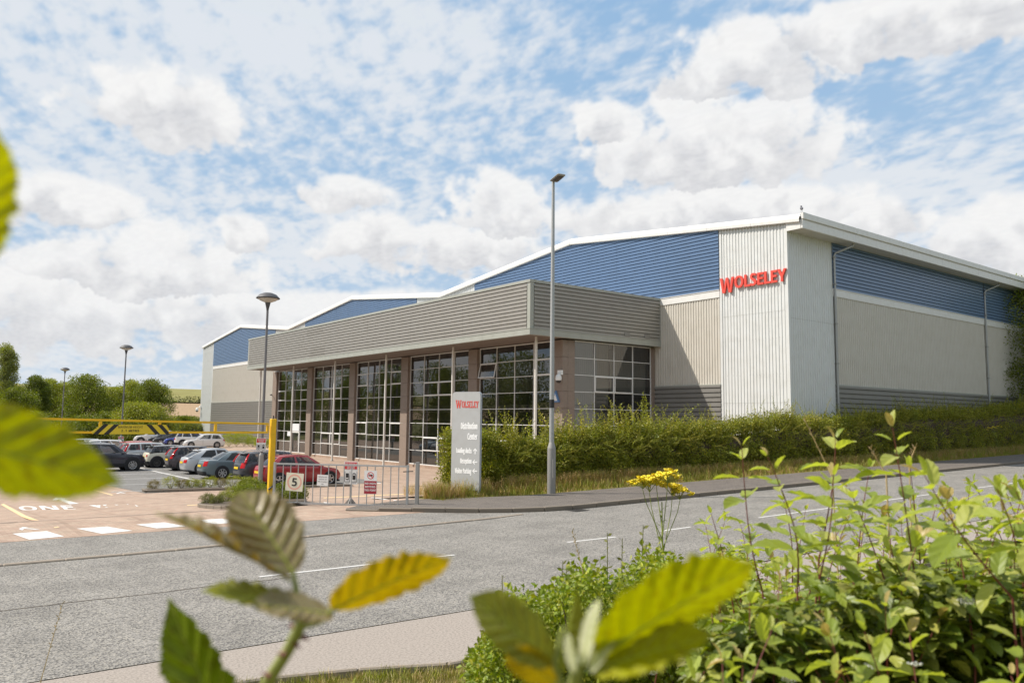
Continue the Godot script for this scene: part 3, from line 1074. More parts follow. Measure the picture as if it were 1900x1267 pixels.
func make_office() -> void:
	var o := thing("office_block", "two-storey glazed office block under a deep grey ribbed overhanging canopy, attached to the warehouse front", "building", Vector3.ZERO)
	var x0 := 26.1
	var za := -75.3
	var zb := -32.4
	var yb := 7.05
	var yt := 10.0
	# canopy: profile sheets in lengths, trims, soffit, top
	var n := 7
	var wd := (zb - za - 0.5) / n
	for k in n:
		var lo := func(_y: float) -> float: return 0.0
		var hi := func(_y: float) -> float: return wd - 0.008
		bpart("canopy_sheet", hsheet(yb + 0.32, yt - 0.16, 0.206, 0.085, lo, hi), M.grey_clad, o, front(za + 0.25 + k * wd, x0 + 0.05))
	for q in [[-60.7, -58.0, yb + 0.34, yb + 1.16], [-61.5, -58.4, yt - 0.6, yt - 0.19]]:
		var wide: float = q[1] - q[0]
		var lo := func(_y: float) -> float: return 0.0
		var hi := func(_y: float) -> float: return wide
		var k := floorf((q[2] - yb - 0.32) / 0.206)
		bpart("patched_sheet", hsheet(yb + 0.32 + k * 0.206, yb + 0.32 + (k + 2 + int(q[3] - q[2] > 0.6) * 2) * 0.206, 0.206, 0.085, lo, hi), M.grey_clad_b, o, front(q[0], x0 + 0.047))
	var lo2 := func(_y: float) -> float: return 0.0
	var hi2 := func(_y: float) -> float: return XW - x0 - 0.35
	bpart("canopy_sheet", hsheet(yb + 0.32, yt - 0.16, 0.206, 0.085, lo2, hi2), M.grey_clad, o, side(x0 + 0.25, zb - 0.05))
	var hi3 := func(_y: float) -> float: return XW - x0 - 0.35
	bpart("canopy_sheet", hsheet(yb + 0.32, yt - 0.16, 0.206, 0.085, lo2, hi3), M.grey_clad, o, Transform3D(Basis(Vector3(-1, 0, 0), Vector3.UP, Vector3(0, 0, -1)), Vector3(XW - 0.1, 0, za + 0.05)))
	boxpart("corner_trim", Vector3(x0 - 0.012, yb + 0.318, zb - 0.25), Vector3(x0 + 0.25, yt - 0.158, zb + 0.012), M.grey_trim, o)
	boxpart("corner_trim", Vector3(x0 - 0.012, yb + 0.318, za - 0.012), Vector3(x0 + 0.25, yt - 0.158, za + 0.25), M.grey_trim, o)
	boxpart("corner_trim", Vector3(XW - 0.12, yb + 0.318, zb - 0.25), Vector3(XW - 0.04, yt - 0.158, zb + 0.012), M.grey_trim, o)
	var joints := 10
	for k in joints:
		var a := lerpf(za - 0.04, zb + 0.04, float(k) / joints)
		var c := lerpf(za - 0.04, zb + 0.04, float(k + 1) / joints) - 0.006
		boxpart("fascia_trim", Vector3(x0 - 0.04, yb, a), Vector3(x0 + 0.2, yb + 0.31, c), M.grey_trim, o)
		boxpart("coping", Vector3(x0 - 0.05, yt - 0.15, a), Vector3(x0 + 0.3, yt, c), M.grey_trim, o)
		for j in 2:
			var f := MB.new()
			f.aabb(Vector3(x0 - 0.046, yb + 0.14, a + 1.0 + j * 2.1), Vector3(x0 - 0.04, yb + 0.17, a + 1.03 + j * 2.1))
			bpart("fixing", f, M.print_grey, o)
	boxpart("drip_rail", Vector3(x0 - 0.06, yb + 0.312, za - 0.05), Vector3(x0 + 0.05, yb + 0.345, zb + 0.05), M.grey_trim, o)
	boxpart("fascia_trim", Vector3(x0 + 0.2, yb, zb - 0.2), Vector3(XW - 0.02, yb + 0.31, zb + 0.04), M.grey_trim, o)
	boxpart("drip_rail", Vector3(x0 + 0.05, yb + 0.312, zb - 0.05), Vector3(XW - 0.02, yb + 0.345, zb + 0.06), M.grey_trim, o)
	boxpart("coping", Vector3(x0 + 0.3, yt - 0.15, zb - 0.3), Vector3(XW - 0.02, yt, zb + 0.05), M.grey_trim, o)
	boxpart("fascia_trim", Vector3(x0 + 0.2, yb, za - 0.04), Vector3(XW - 0.02, yb + 0.31, za + 0.2), M.grey_trim, o)
	boxpart("canopy_roof", Vector3(x0 + 0.3, yt - 0.3, za + 0.3), Vector3(XW - 0.03, yt - 0.2, zb - 0.3), M.roof_sheet, o)
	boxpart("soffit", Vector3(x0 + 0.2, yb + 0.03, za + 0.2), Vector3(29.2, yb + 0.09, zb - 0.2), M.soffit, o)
	for x in [33.35, 35.05]:
		boxpart("vent_box", Vector3(x - 0.22, yb + 0.42, zb - 0.02), Vector3(x + 0.22, yb + 0.68, zb + 0.06), M.base_clad, o)
	# pilasters of stacked panels
	var gb := -0.58
	var gt := 7.0
	var rh := (gt - gb) / 8.0
	var pil := [-33.35, -41.55, -50.2, -58.6, -67.0, -75.3]
	rng.seed = 60
	for p in pil:
		for r in 9:
			var ya := FLOOR if r == 0 else gb + (r - 1) * rh + 0.008
			var yc := gb if r == 0 else gb + r * rh
			var b := MB.new()
			b.cbox(Transform3D(Basis(), Vector3(29.0, (ya + yc) * 0.5, p)), Vector3(0.4 + rng.randf_range(-0.003, 0.003), yc - ya, 0.98), 0.012)
			bpart("pilaster_panel", b, M.pilaster, o)
	for x in [29.2, 36.02]:
		for r in 9:
			var ya := FLOOR if r == 0 else gb + (r - 1) * rh + 0.008
			var yc := gb if r == 0 else gb + r * rh
			var x1: float = 29.7 if x < 30 else XW - 0.04
			boxpart("pilaster_panel", Vector3(x + 0.003, ya, -33.1), Vector3(x1, yc, -32.86), M.pilaster, o)
	# plinth, glazing
	boxpart("plinth", Vector3(28.96, FLOOR, za - 0.4), Vector3(29.12, gb - 0.035, -33.9), M.block_paving, o)
	boxpart("plinth", Vector3(29.7, FLOOR, -33.06), Vector3(36.0, gb - 0.035, -32.9), M.block_paving, o)
	var opens := [
		[Vector3i(3, 2, 0), Vector3i(0, 2, 0)], [Vector3i(1, 2, 0), Vector3i(2, 2, 0), Vector3i(1, 6, 0), Vector3i(2, 6, 0)],
		[Vector3i(0, 1, 0), Vector3i(3, 1, 0), Vector3i(0, 5, 0), Vector3i(3, 5, 0)], [Vector3i(1, 2, 0), Vector3i(2, 2, 0), Vector3i(1, 6, 0), Vector3i(2, 6, 0)],
		[Vector3i(0, 1, 1), Vector3i(3, 1, 0), Vector3i(1, 6, 0), Vector3i(3, 6, 0)]]
	for i in 5:
		var zl: float = pil[5 - i] + 0.49
		var zr: float = pil[4 - i] - 0.49
		var us := PackedFloat32Array()
		for k in 5:
			us.append(lerpf(zl, zr, k / 4.0) - zl)
		us[0] += 0.03
		us[4] -= 0.03
		var skip := []
		if i == 0:
			skip = [Vector2i(2, 0), Vector2i(2, 1)]
		pane_grid(o, front(zl, 29.05), us, gb, gt, 8, opens[i], skip)
		if i >= 3:
			blind(o, front(zl, 29.05), 0.1 if i == 4 else 5.6, us[4] - 0.1, gb + 5 * rh, gb + 7 * rh, 0.35)
		if i == 2:
			blind(o, front(zl, 29.05), 3.9, 5.4, gb + 5 * rh, gb + 6 * rh, 0.35)
		if i == 0:
			var da := zl + us[2]
			var dc := zl + us[3]
			var d := boxpart("door", Vector3(29.0, gb, da + 0.06), Vector3(29.06, gb + 2 * rh, da + 0.16), M.white_frame, o)
			boxpart("stile", Vector3(29.0, gb, dc - 0.16), Vector3(29.06, gb + 2 * rh, dc - 0.06), M.white_frame, d)
			boxpart("rail", Vector3(29.0, gb + 2 * rh - 0.12, da + 0.16), Vector3(29.06, gb + 2 * rh, dc - 0.16), M.white_frame, d)
			boxpart("glass", Vector3(29.025, gb + 0.05, da + 0.17), Vector3(29.035, gb + 2 * rh - 0.13, dc - 0.17), M.door_glass, d)
			boxpart("handle", Vector3(28.95, gb + 0.7, dc - 0.26), Vector3(28.98, gb + 1.5, dc - 0.23), M.galvanised, d)
			boxpart("door_panel", Vector3(28.97, gb + 2 * rh + 0.03, da + 0.02), Vector3(29.0, gb + 3 * rh - 0.25, dc - 0.02), M.poster, o)
			boxpart("poster", Vector3(28.985, gb + 1.0 * rh + 0.5, zl + us[1] + 0.9), Vector3(28.995, gb + 2 * rh - 0.05, zl + us[2] - 0.1), M.poster, o)
	var su := PackedFloat32Array([29.73, 31.3, 32.87, 34.44, 35.99])
	pane_grid(o, side(0, -33.0), su, gb, gt, 8, [Vector3i(1, 2, 0), Vector3i(2, 2, 0), Vector3i(1, 6, 0), Vector3i(2, 6, 0)])
	blind(o, side(0, -33.0), 29.8, 32.75, gb + 3 * rh, gb + 7.96 * rh, 0.35)
	blind(o, side(0, -33.0), 32.95, 35.95, gb + 5 * rh, gb + 7 * rh, 0.35)
	# rooms behind the glass
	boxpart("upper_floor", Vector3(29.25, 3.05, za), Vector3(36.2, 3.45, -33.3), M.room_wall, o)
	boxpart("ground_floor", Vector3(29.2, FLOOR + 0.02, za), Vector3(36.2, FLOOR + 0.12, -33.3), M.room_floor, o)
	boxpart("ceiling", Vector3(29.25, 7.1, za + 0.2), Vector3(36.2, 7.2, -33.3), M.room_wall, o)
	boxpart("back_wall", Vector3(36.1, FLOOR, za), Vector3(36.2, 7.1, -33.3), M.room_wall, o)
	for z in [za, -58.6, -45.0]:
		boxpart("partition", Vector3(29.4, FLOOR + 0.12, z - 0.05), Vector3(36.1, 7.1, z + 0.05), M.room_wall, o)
	# round white columns under the canopy edge
	for p in pil:
		var b := MB.new()
		var c := Vector3(27.3, 0, maxf(p, -75.0))
		b.lathe(tr_at(c), [[0.0, FLOOR], [0.08, FLOOR], [0.08, yb - 0.2], [0.062, yb - 0.2], [0.062, yb + 0.03]], 16)
		var cn := bpart("column", b, M.column_white, o)
		var f := MB.new()
		f.lathe(tr_at(c), [[0.13, FLOOR], [0.13, FLOOR + 0.05], [0.08, FLOOR + 0.06]], 16)
		bpart("base_plate", f, M.galvanised_dull, cn)
	# alarm box and cameras on the corner
	var al := thing("alarm_box", "blue and white triangular alarm box on the brown corner pilaster", "alarm", Vector3(28.78, 3.83, -33.35))
	var ab := MB.new()
	ab.prism(Transform3D(Basis(Vector3(0, 0, 1), Vector3.UP, Vector3(-1, 0, 0)), Vector3.ZERO), PackedVector2Array([Vector2(-0.3, -0.28), Vector2(0.3, -0.28), Vector2(0, 0.36)]), -0.02, 0.09)
	bpart("case", ab, M.alarm_blue, al)
	var aw := MB.new()
	aw.prism(Transform3D(Basis(Vector3(0, 0, 1), Vector3.UP, Vector3(-1, 0, 0)), Vector3.ZERO), PackedVector2Array([Vector2(-0.18, -0.2), Vector2(0.18, -0.2), Vector2(0, 0.18)]), 0.088, 0.094)
	bpart("front_panel", aw, M.sign_white, al)
	dome_camera(Vector3(28.78, 5.05, -32.95), Vector3(-0.3, 0, 0.12), 1.25, "white dome security camera on a bracket at the office corner pilaster")
	dome_camera(Vector3(XW - 0.05, 3.9, -124.3), Vector3(-0.5, 0, -0.2), 1.6, "white dome security camera at the far end of the white warehouse wall")
	dome_camera(Vector3(XW - 0.06, 1.3, Z0 - 0.6), Vector3(-0.35, 0, 0.1), 1.2, "white dome security camera low on the ribbed white corner above the hedge")
	bullet_camera(Vector3(28.78, 4.6, -75.5), "small dark bullet camera on the far brown pilaster of the office")

func dome_camera(p: Vector3, out: Vector3, k: float, label: String) -> void:
	var c := thing("security_camera", label, "camera", p)
	boxpart("wall_box", Vector3(-0.12, 0, -0.12) * k, Vector3(0.0, 0.2, 0.12) * k, M.sign_white, c)
	var b := MB.new()
	b.tube(PackedVector3Array([Vector3(-0.08, 0.1, 0) * k, out * 0.6 + Vector3(0, 0.06 * k, 0), out + Vector3(0, -0.02, 0)]), PackedFloat32Array([0.03 * k]), 8)
	bpart("bracket", b, M.sign_white, c)
	b = MB.new()
	b.lathe(tr_at(out), [[0.0, 0.02 * k], [0.08 * k, 0.0], [0.13 * k, -0.08 * k], [0.14 * k, -0.2 * k], [0.12 * k, -0.26 * k]], 16)
	bpart("housing", b, M.sign_white, c)
	b = MB.new()
	b.lathe(tr_at(out), [[0.118 * k, -0.262 * k], [0.1 * k, -0.33 * k], [0.05 * k, -0.37 * k], [0.0, -0.38 * k]], 16)
	bpart("dome", b, M.black_plastic, c)

func bullet_camera(p: Vector3, label: String) -> void:
	var c := thing("security_camera", label, "camera", p)
	var b := MB.new()
	b.tube(PackedVector3Array([Vector3(0, 0, 0), Vector3(-0.1, 0.02, 0.05), Vector3(-0.16, 0.12, 0.05)]), PackedFloat32Array([0.02]), 6)
	bpart("bracket", b, M.black_plastic, c)
	b = MB.new()
	b.tube(PackedVector3Array([Vector3(-0.14, 0.17, 0.02), Vector3(-0.36, 0.13, 0.25)]), PackedFloat32Array([0.06, 0.055]), 10)
	bpart("body", b, M.black_plastic, c)

# ---------------------------------------------------------------- street furniture
func make_street() -> void:
	# tall street lamp at the back of the pavement
	var p := gnd(1023, 915.5, 0.12)
	var l := thing("street_lamp", "tall galvanised street lamp with a flat LED head on the pavement beside the hedge", "lamp post", p)
	var b := MB.new()
	b.lathe(Transform3D(), [[0.0, -0.1], [0.135, -0.1], [0.135, 1.42], [0.128, 1.48], [0.085, 1.62], [0.08, 1.64]], 18)
	bpart("base_column", b, M.galvanised_dull, l)
	b = MB.new()
	b.lathe(Transform3D(), [[0.08, 1.64], [0.074, 4.0], [0.062, 7.5], [0.05, 10.3], [0.0, 10.31]], 16)
	bpart("pole", b, M.galvanised, l)
	b = MB.new()
	b.lathe(Transform3D(), [[0.0821, 2.75], [0.0821, 3.02]], 16)
	bpart("number_band", b, M.black_print, l)
	boxpart("access_door", Vector3(-0.06, 0.5, 0.1), Vector3(0.06, 1.1, 0.14), M.galvanised_dull, l)
	var hd := Node3D.new()
	hd.name = "head"
	var ht := Transform3D(Basis(Vector3.UP, -0.25), Vector3(0, 10.25, 0))
	b = MB.new()
	b.cbox(ht * Transform3D(Basis(Vector3.RIGHT, -0.1), Vector3(0, 0.1, 0.33)), Vector3(0.3, 0.07, 0.62), 0.03)
	var hm := bpart("lamp_head", b, M.galvanised_dull, l)
	hd.free()
	b = MB.new()
	b.box(ht * Transform3D(Basis(Vector3.RIGHT, -0.1), Vector3(0, 0.06, 0.36)), Vector3(0.22, 0.014, 0.4))
	bpart("lens", b, M.lamp_dark, hm)
	# car park lamps with saucer heads
	var spots := [[497, 549, 38.8, "saucer-headed car park lamp beside the low box shrubs, the tallest in view"], [234, 643, 70.0, "saucer-headed car park lamp with a small parking sign, among the parked cars"], [120, 684, 103.0, "saucer-headed car park lamp in front of the dark green trees"], [55, 702, 133.0, "smallest saucer-headed car park lamp in front of the pale birch tree"]]
	for s in spots:
		var top := at_d(s[0], s[1], s[2])
		var h := top.y - FLOOR
		var c := thing("car_park_lamp", s[3], "lamp post", Vector3(top.x, FLOOR, top.z), 0.0, "saucer lamps of the car park")
		b = MB.new()
		b.lathe(Transform3D(), [[0.0, -0.05], [0.115, -0.05], [0.115, 1.5], [0.11, 1.55], [0.07, 1.62], [0.068, 1.64]], 16)
		bpart("base_column", b, M.galvanised_dull, c)
		b = MB.new()
		b.lathe(Transform3D(), [[0.068, 1.64], [0.055, h - 0.75], [0.05, h - 0.72]], 14)
		bpart("pole", b, M.lamp_pole, c)
		b = MB.new()
		b.lathe(Transform3D(), [[0.052, h - 0.72], [0.07, h - 0.6], [0.13, h - 0.34], [0.1, h - 0.32]], 18)
		bpart("neck", b, M.lamp_dark, c)
		b = MB.new()
		b.lathe(Transform3D(), [[0.13, h - 0.33], [0.36, h - 0.24], [0.5, h - 0.15]], 28)
		bpart("lens", b, M.lamp_lens, c)
		b = MB.new()
		b.lathe(Transform3D(), [[0.5, h - 0.16], [0.57, h - 0.13], [0.55, h - 0.09], [0.4, h + 0.06], [0.2, h + 0.14], [0.0, h + 0.155]], 28)
		bpart("hood", b, M.lamp_dark, c)
	var la := at_d(497, 549, 38.8)
	var face := Transform3D(Basis(Vector3.UP, -0.62), Vector3(la.x, FLOOR, la.z))
	parking_notice(face * Transform3D(Basis(), Vector3(0, 1.72, 0.13)), 0.46, 0.62, "red and white reverse parking notice strapped to the car park lamp")
	var lb := at_d(234, 643, 70.0)
	parking_notice(Transform3D(Basis(Vector3.UP, -0.3), Vector3(lb.x, FLOOR + 1.0, lb.z)) * Transform3D(Basis(), Vector3(0, 0, 0.09)), 0.44, 0.56, "small white parking notice on the lamp among the parked cars")
	make_barrier()
	make_gate()
	make_monolith()
	# pigeon on the roof corner
	var bp := Vector3(XW - 0.12, 13.37, -22.66)
	var bird := thing("pigeon", "dark pigeon perched on the white roof corner of the warehouse", "bird", bp, 0.7)
	b = MB.new()
	var rows := []
	for q in [[-0.3, 0.1, 0.012], [-0.2, 0.13, 0.03], [-0.1, 0.17, 0.065], [0.0, 0.19, 0.08], [0.08, 0.21, 0.075], [0.12, 0.26, 0.045], [0.13, 0.31, 0.04], [0.145, 0.345, 0.045], [0.175, 0.36, 0.035], [0.2, 0.352, 0.012], [0.235, 0.34, 0.003]]:
		var row := PackedVector3Array()
		for j in 10:
			var a := TAU * j / 10.0
			row.append(Vector3(q[0], q[1] + sin(a) * q[2], cos(a) * q[2]))
		rows.append(row)
	b.grid(rows, false, true)
	for z in [-0.03, 0.03]:
		b.tube(PackedVector3Array([Vector3(0.02, 0.13, z), Vector3(0.03, 0.0, z), Vector3(0.07, 0.0, z)]), PackedFloat32Array([0.008]), 5)
	bpart("body", b, M.pigeon, bird)

func tiny_car(b: MB, t: Transform3D, c: Vector2, k: float) -> void:
	b.prism(t, PackedVector2Array([c + Vector2(-0.3, -0.85) * k, c + Vector2(0.3, -0.85) * k, c + Vector2(0.4, -0.7) * k, c + Vector2(0.4, 0.7) * k, c + Vector2(0.28, 0.9) * k, c + Vector2(-0.28, 0.9) * k, c + Vector2(-0.4, 0.7) * k, c + Vector2(-0.4, -0.7) * k]), 0.011, 0.0135)

func parking_notice(t: Transform3D, w: float, h: float, label: String) -> Node3D:
	var o := thing("parking_notice", label, "sign", Vector3.ZERO)
	o.transform = t
	boxpart("plate", Vector3(-w / 2, 0, 0), Vector3(w / 2, h, 0.008), M.sign_white, o)
	boxpart("red_panel", Vector3(-w / 2 + 0.02, h * 0.66, 0.0085), Vector3(w / 2 - 0.02, h - 0.02, 0.011), M.sign_red, o)
	var lines := ["NOW OPERATING A", "REVERSE PARKING", "ONLY POLICY", "ON THIS SITE"]
	for i in 4:
		var tm := text_mesh(lines[i], "Droid Sans", true, h * 0.042, 0.001)
		var sc := minf(1.0, (w * 0.86) / tm.get_aabb().size.x)
		part("lettering", tm, M.sign_white, o, Transform3D(Basis.from_scale(Vector3(sc, 1.15, 1)), Vector3(0, h * (0.9 - i * 0.068), 0.0122)))
	for s in [-1.0, 1.0]:
		var b := MB.new()
		var c := Vector2(s * w * 0.25, h * 0.34)
		for q in [[-0.19, 0.0], [0.19, 0.0]]:
			b.aabb(Vector3(c.x + (q[0] - 0.012) * w, h * 0.1, 0.009), Vector3(c.x + (q[0] + 0.012) * w, h * 0.56, 0.0105))
		b.aabb(Vector3(c.x - 0.178 * w, h * 0.1, 0.009), Vector3(c.x + 0.178 * w, h * 0.118, 0.0105))
		tiny_car(b, Transform3D(), c, w * 0.27)
		bpart("car_symbol", b, M.black_print, o)
		b = MB.new()
		b.aabb(Vector3(c.x - 0.08 * w, c.y + s * 0.08 * h - 0.016, 0.0136), Vector3(c.x + 0.08 * w, c.y + s * 0.08 * h + 0.016, 0.0146))
		b.aabb(Vector3(c.x - 0.07 * w, c.y - s * 0.16 * h - 0.012, 0.0136), Vector3(c.x + 0.07 * w, c.y - s * 0.16 * h + 0.012, 0.0146))
		bpart("car_window", b, M.sign_white, o)
		b = MB.new()
		b.aabb(Vector3(c.x - 0.14 * w, h * 0.045, 0.009), Vector3(c.x + 0.14 * w, h * 0.062, 0.0105))
		bpart("caption", b, M.print_grey, o)
	return o

func make_barrier() -> void:
	var p := Vector3(9.08, 0, -23.73)
	p.y = terrain(p.x, p.z)
	var o := thing("height_barrier", "yellow steel height barrier with two rails across the car park entrance", "barrier", p)
	var b := MB.new()
	b.cbox(Transform3D(Basis(), Vector3(0, 1.22, 0)), Vector3(0.16, 2.8, 0.16), 0.012)
	bpart("post", b, M.barrier_yellow, o)
	b = MB.new()
	b.box(Transform3D(Basis(), Vector3(0, -0.16, 0)), Vector3(0.3, 0.02, 0.3))
	bpart("base_plate", b, M.barrier_yellow, o)
	b = MB.new()
	b.tube(PackedVector3Array([Vector3(0, 2.62, 0), Vector3(0.01, 2.68, 0), Vector3(0.0, 2.72, 0.0)]), PackedFloat32Array([0.03, 0.02]), 6)
	bpart("pin", b, M.iron, o)
	b = MB.new()
	b.cbox(Transform3D(Basis(), Vector3(-8.4, 1.22, 0)), Vector3(0.18, 2.8, 0.18), 0.012)
	bpart("post", b, M.barrier_yellow, o)
	var dy := -p.y
	var lx := -8.25
	var rx := -0.14
	# rails: lower level, upper falling a little to the right
	var top := func(x: float) -> float: return 2.36 + (2.45 - 2.36) * (x - rx) / (-6.0 - rx) + dy
	b = MB.new()
	b.box(Transform3D(Basis(), Vector3((lx + rx) * 0.5, 2.065 + dy, 0)), Vector3(rx - lx, 0.058, 0.058))
	bpart("rail", b, M.barrier_yellow, o)
	b = MB.new()
	var y0: float = top.call(lx)
	var y1: float = top.call(rx)
	b.box(Transform3D(Basis(Vector3(0, 0, 1), atan2(y1 - y0, rx - lx)), Vector3((lx + rx) * 0.5, (y0 + y1) * 0.5 - 0.035, 0)), Vector3(rx - lx, 0.058, 0.058))
	bpart("rail", b, M.barrier_yellow, o)
	for x in [-0.17, -1.72, -3.26, -4.76, -6.4, -8.0]:
		var yt: float = top.call(x) - 0.07
		boxpart("upright", Vector3(x - 0.035, 2.1 + dy, -0.028), Vector3(x + 0.035, yt, 0.028), M.barrier_yellow, o)
	b = MB.new()
	b.tube(PackedVector3Array([Vector3(-0.1, 0.5, 0.1), Vector3(0.05, 0.62, 0.12), Vector3(0.1, 0.68, 0.1), Vector3(0.2, 0.82, 0.5), Vector3(0.12, 0.92, 0.85)]), PackedFloat32Array([0.025]), 6)
	bpart("chain", b, M.black_plastic, o)
	# striped board hung on the lower rail
	var s := thing("height_sign", "yellow and black striped board reading MAXIMUM HEIGHT 2.1 METRES on the barrier", "sign", p + Vector3(-4.0, 0, 0.045))
	var ya := 2.02 + dy
	var h := 0.26
	var half := 0.98
	b = MB.new()
	b.prism(Transform3D(), PackedVector2Array([Vector2(-half, ya + 0.06), Vector2(-half + 0.04, ya), Vector2(half, ya), Vector2(half, ya + h * 0.8), Vector2(half - 0.03, ya + h), Vector2(-half + 0.24, ya + h)]), 0, 0.012)
	bpart("board", b, M.sign_yellow, s)
	for q in [[-0.94, 1.0], [-0.68, 1.0], [0.62, -1.0], [0.9, -1.0]]:
		var x: float = q[0]
		var k: float = q[1] * 0.24
		b = MB.new()
		var w := 0.13
		var pts := PackedVector2Array([Vector2(x, ya), Vector2(x + w, ya), Vector2(x + w + k, ya + h), Vector2(x + k, ya + h)])
		var clip := Geometry2D.intersect_polygons(pts, PackedVector2Array([Vector2(-half, ya), Vector2(half, ya), Vector2(half, ya + h), Vector2(-half, ya + h)]))
		for c in clip:
			b.prism(Transform3D(), c, 0.0125, 0.0145)
		bpart("stripe", b, M.black_print, s)
	b = MB.new()
	b.prism(Transform3D(), PackedVector2Array([Vector2(half - 0.08, ya + h * 0.99), Vector2(half, ya + h * 0.55), Vector2(half, ya + h * 0.99)]), 0.0125, 0.0145)
	bpart("stripe", b, M.black_print, s)
	var a1 := text_mesh("MAXIMUM HEIGHT", "Droid Sans", false, 0.062, 0.002)
	part("lettering", a1, M.black_print, s, Transform3D(Basis.from_scale(Vector3(0.86, 1, 1)), Vector3(-0.02, ya + 0.19, 0.0145)))
	var a2 := text_mesh("2 . 1  METRES", "Droid Sans", true, 0.062, 0.002)
	part("lettering", a2, M.black_print, s, Transform3D(Basis.from_scale(Vector3(0.86, 1, 1)), Vector3(-0.02, ya + 0.09, 0.0145)))

func make_gate() -> void:
	var a := Vector3(8.92, 0, -22.95)
	var c := Vector3(11.62, 0, -19.98)
	a.y = terrain(a.x, a.z)
	var d := c - a
	d.y = 0.0
	var len := d.length()
	var yaw := atan2(-d.z, d.x)
	var o := thing("gate", "open grey steel bar gate with signs hung on it, beside the yellow post", "gate", a, yaw)
	var y0 := 0.1
	var y1 := 1.27
	boxpart("rail", Vector3(0, y1 - 0.045, -0.025), Vector3(len, y1, 0.025), M.galvanised, o)
	boxpart("rail", Vector3(0, y0, -0.025), Vector3(len, y0 + 0.05, 0.025), M.galvanised, o)
	boxpart("stile", Vector3(-0.06, y0 - 0.02, -0.03), Vector3(0, y1 + 0.02, 0.03), M.galvanised, o)
	boxpart("stile", Vector3(len, y0 - 0.02, -0.03), Vector3(len + 0.06, y1 + 0.02, 0.03), M.galvanised, o)
	for i in 16:
		var x := len * (i + 1) / 17.0
		boxpart("bar", Vector3(x - 0.011, y0 + 0.05, -0.011), Vector3(x + 0.011, y1 - 0.045, 0.011), M.galvanised, o)
	var b := MB.new()
	b.tube(PackedVector3Array([Vector3(len - 0.1, 1.1, 0.02), Vector3(len + 0.2, 1.12, 0.02)]), PackedFloat32Array([0.014]), 6)
	bpart("latch", b, M.iron, o)
	# latch post
	var lp := gnd(768, 931)
	lp = a + d.normalized() * (len + 0.32)
	lp.y = terrain(lp.x, lp.z)
	var post := thing("gate_post", "short square galvanised gate post in the dry grass by the pavement", "post", lp, yaw)
	b = MB.new()
	b.cbox(Transform3D(Basis(), Vector3(0, 0.6, 0)), Vector3(0.1, 1.36, 0.1), 0.008)
	bpart("shaft", b, M.galvanised_dull, post)
	b = MB.new()
	b.box(Transform3D(Basis(), Vector3(0, 1.285, 0)), Vector3(0.106, 0.012, 0.106))
	bpart("cap", b, M.galvanised, post)
	# what hangs on it: u along the gate from the photograph's columns
	var gt := Transform3D(Basis(Vector3.UP, yaw), a)
	var s5 := thing("speed_sign", "faded cream speed sign with a pink ring around the number 5, on the gate", "sign", Vector3.ZERO)
	s5.transform = gt * Transform3D(Basis(Vector3(0, 0, 1), -0.06), Vector3(0.62, 0.72, 0.032))
	boxpart("plate", Vector3(-0.27, -0.25, 0), Vector3(0.27, 0.27, 0.008), M.sign_cream, s5)
	b = MB.new()
	var r0 := PackedVector3Array()
	var r1 := PackedVector3Array()
	for i in 41:
		var t := TAU * i / 40.0
		r0.append(Vector3(cos(t) * 0.18, sin(t) * 0.18 + 0.01, 0.0095))
		r1.append(Vector3(cos(t) * 0.225, sin(t) * 0.225 + 0.01, 0.0095))
	b.grid([r0, r1])
	bpart("ring", b, M.faded_red, s5)
	part("number", text_mesh("5", "Droid Sans", true, 0.23, 0.002), M.black_print, s5, Transform3D(Basis.from_scale(Vector3(1.05, 1, 1)), Vector3(0, 0.008, 0.0115)))
	var nt := thing("owner_notice", "small white notice with lines of black print, hung on the gate", "sign", Vector3.ZERO)
	nt.transform = gt * Transform3D(Basis(Vector3(0, 0, 1), -0.03), Vector3(1.49, 0.8, 0.032))
	boxpart("plate", Vector3(-0.17, -0.16, 0), Vector3(0.17, 0.16, 0.008), M.sign_white, nt)
	var ln := ["Vehicles and", "contents are", "left at owners", "risk"]
	for i in 4:
		part("lettering", text_mesh(ln[i], "Droid Sans", false, 0.034, 0.001), M.black_print, nt, Transform3D(Basis(), Vector3(0, 0.1 - i * 0.068, 0.0092)))
	var hg := thing("vehicle_ban_sign", "red and white sign banning lorries, reading NO HGVs BEYOND THIS POINT, on the gate", "sign", Vector3.ZERO)
	hg.transform = gt * Transform3D(Basis(), Vector3(2.95, 0.78, 0.034))
	boxpart("plate", Vector3(-0.19, -0.33, 0), Vector3(0.19, 0.33, 0.008), M.sign_white, hg)
	boxpart("red_panel", Vector3(-0.185, -0.325, 0.0085), Vector3(0.185, 0.04, 0.0105), M.dark_red, hg)
	ln = ["NO HGVs", "BEYOND", "THIS POINT"]
	for i in 3:
		var tm := text_mesh(ln[i], "Droid Sans", true, 0.056, 0.001)
		var sc := minf(1.0, 0.345 / tm.get_aabb().size.x)
		part("lettering", tm, M.sign_white, hg, Transform3D(Basis.from_scale(Vector3(sc, 1, 1)), Vector3(0, -0.035 - i * 0.095, 0.0118)))
	b = MB.new()
	r0 = PackedVector3Array()
	r1 = PackedVector3Array()
	for i in 31:
		var t := TAU * i / 30.0
		r0.append(Vector3(cos(t) * 0.082, sin(t) * 0.082 + 0.19, 0.0095))
		r1.append(Vector3(cos(t) * 0.102, sin(t) * 0.102 + 0.19, 0.0095))
	b.grid([r0, r1])
	b.box(Transform3D(Basis(Vector3(0, 0, 1), -0.78), Vector3(0, 0.19, 0.0135)), Vector3(0.17, 0.018, 0.002))
	bpart("ban_ring", b, M.sign_red, hg)
	b = MB.new()
	b.aabb(Vector3(-0.02, 0.178, 0.0095), Vector3(0.06, 0.222, 0.0112))
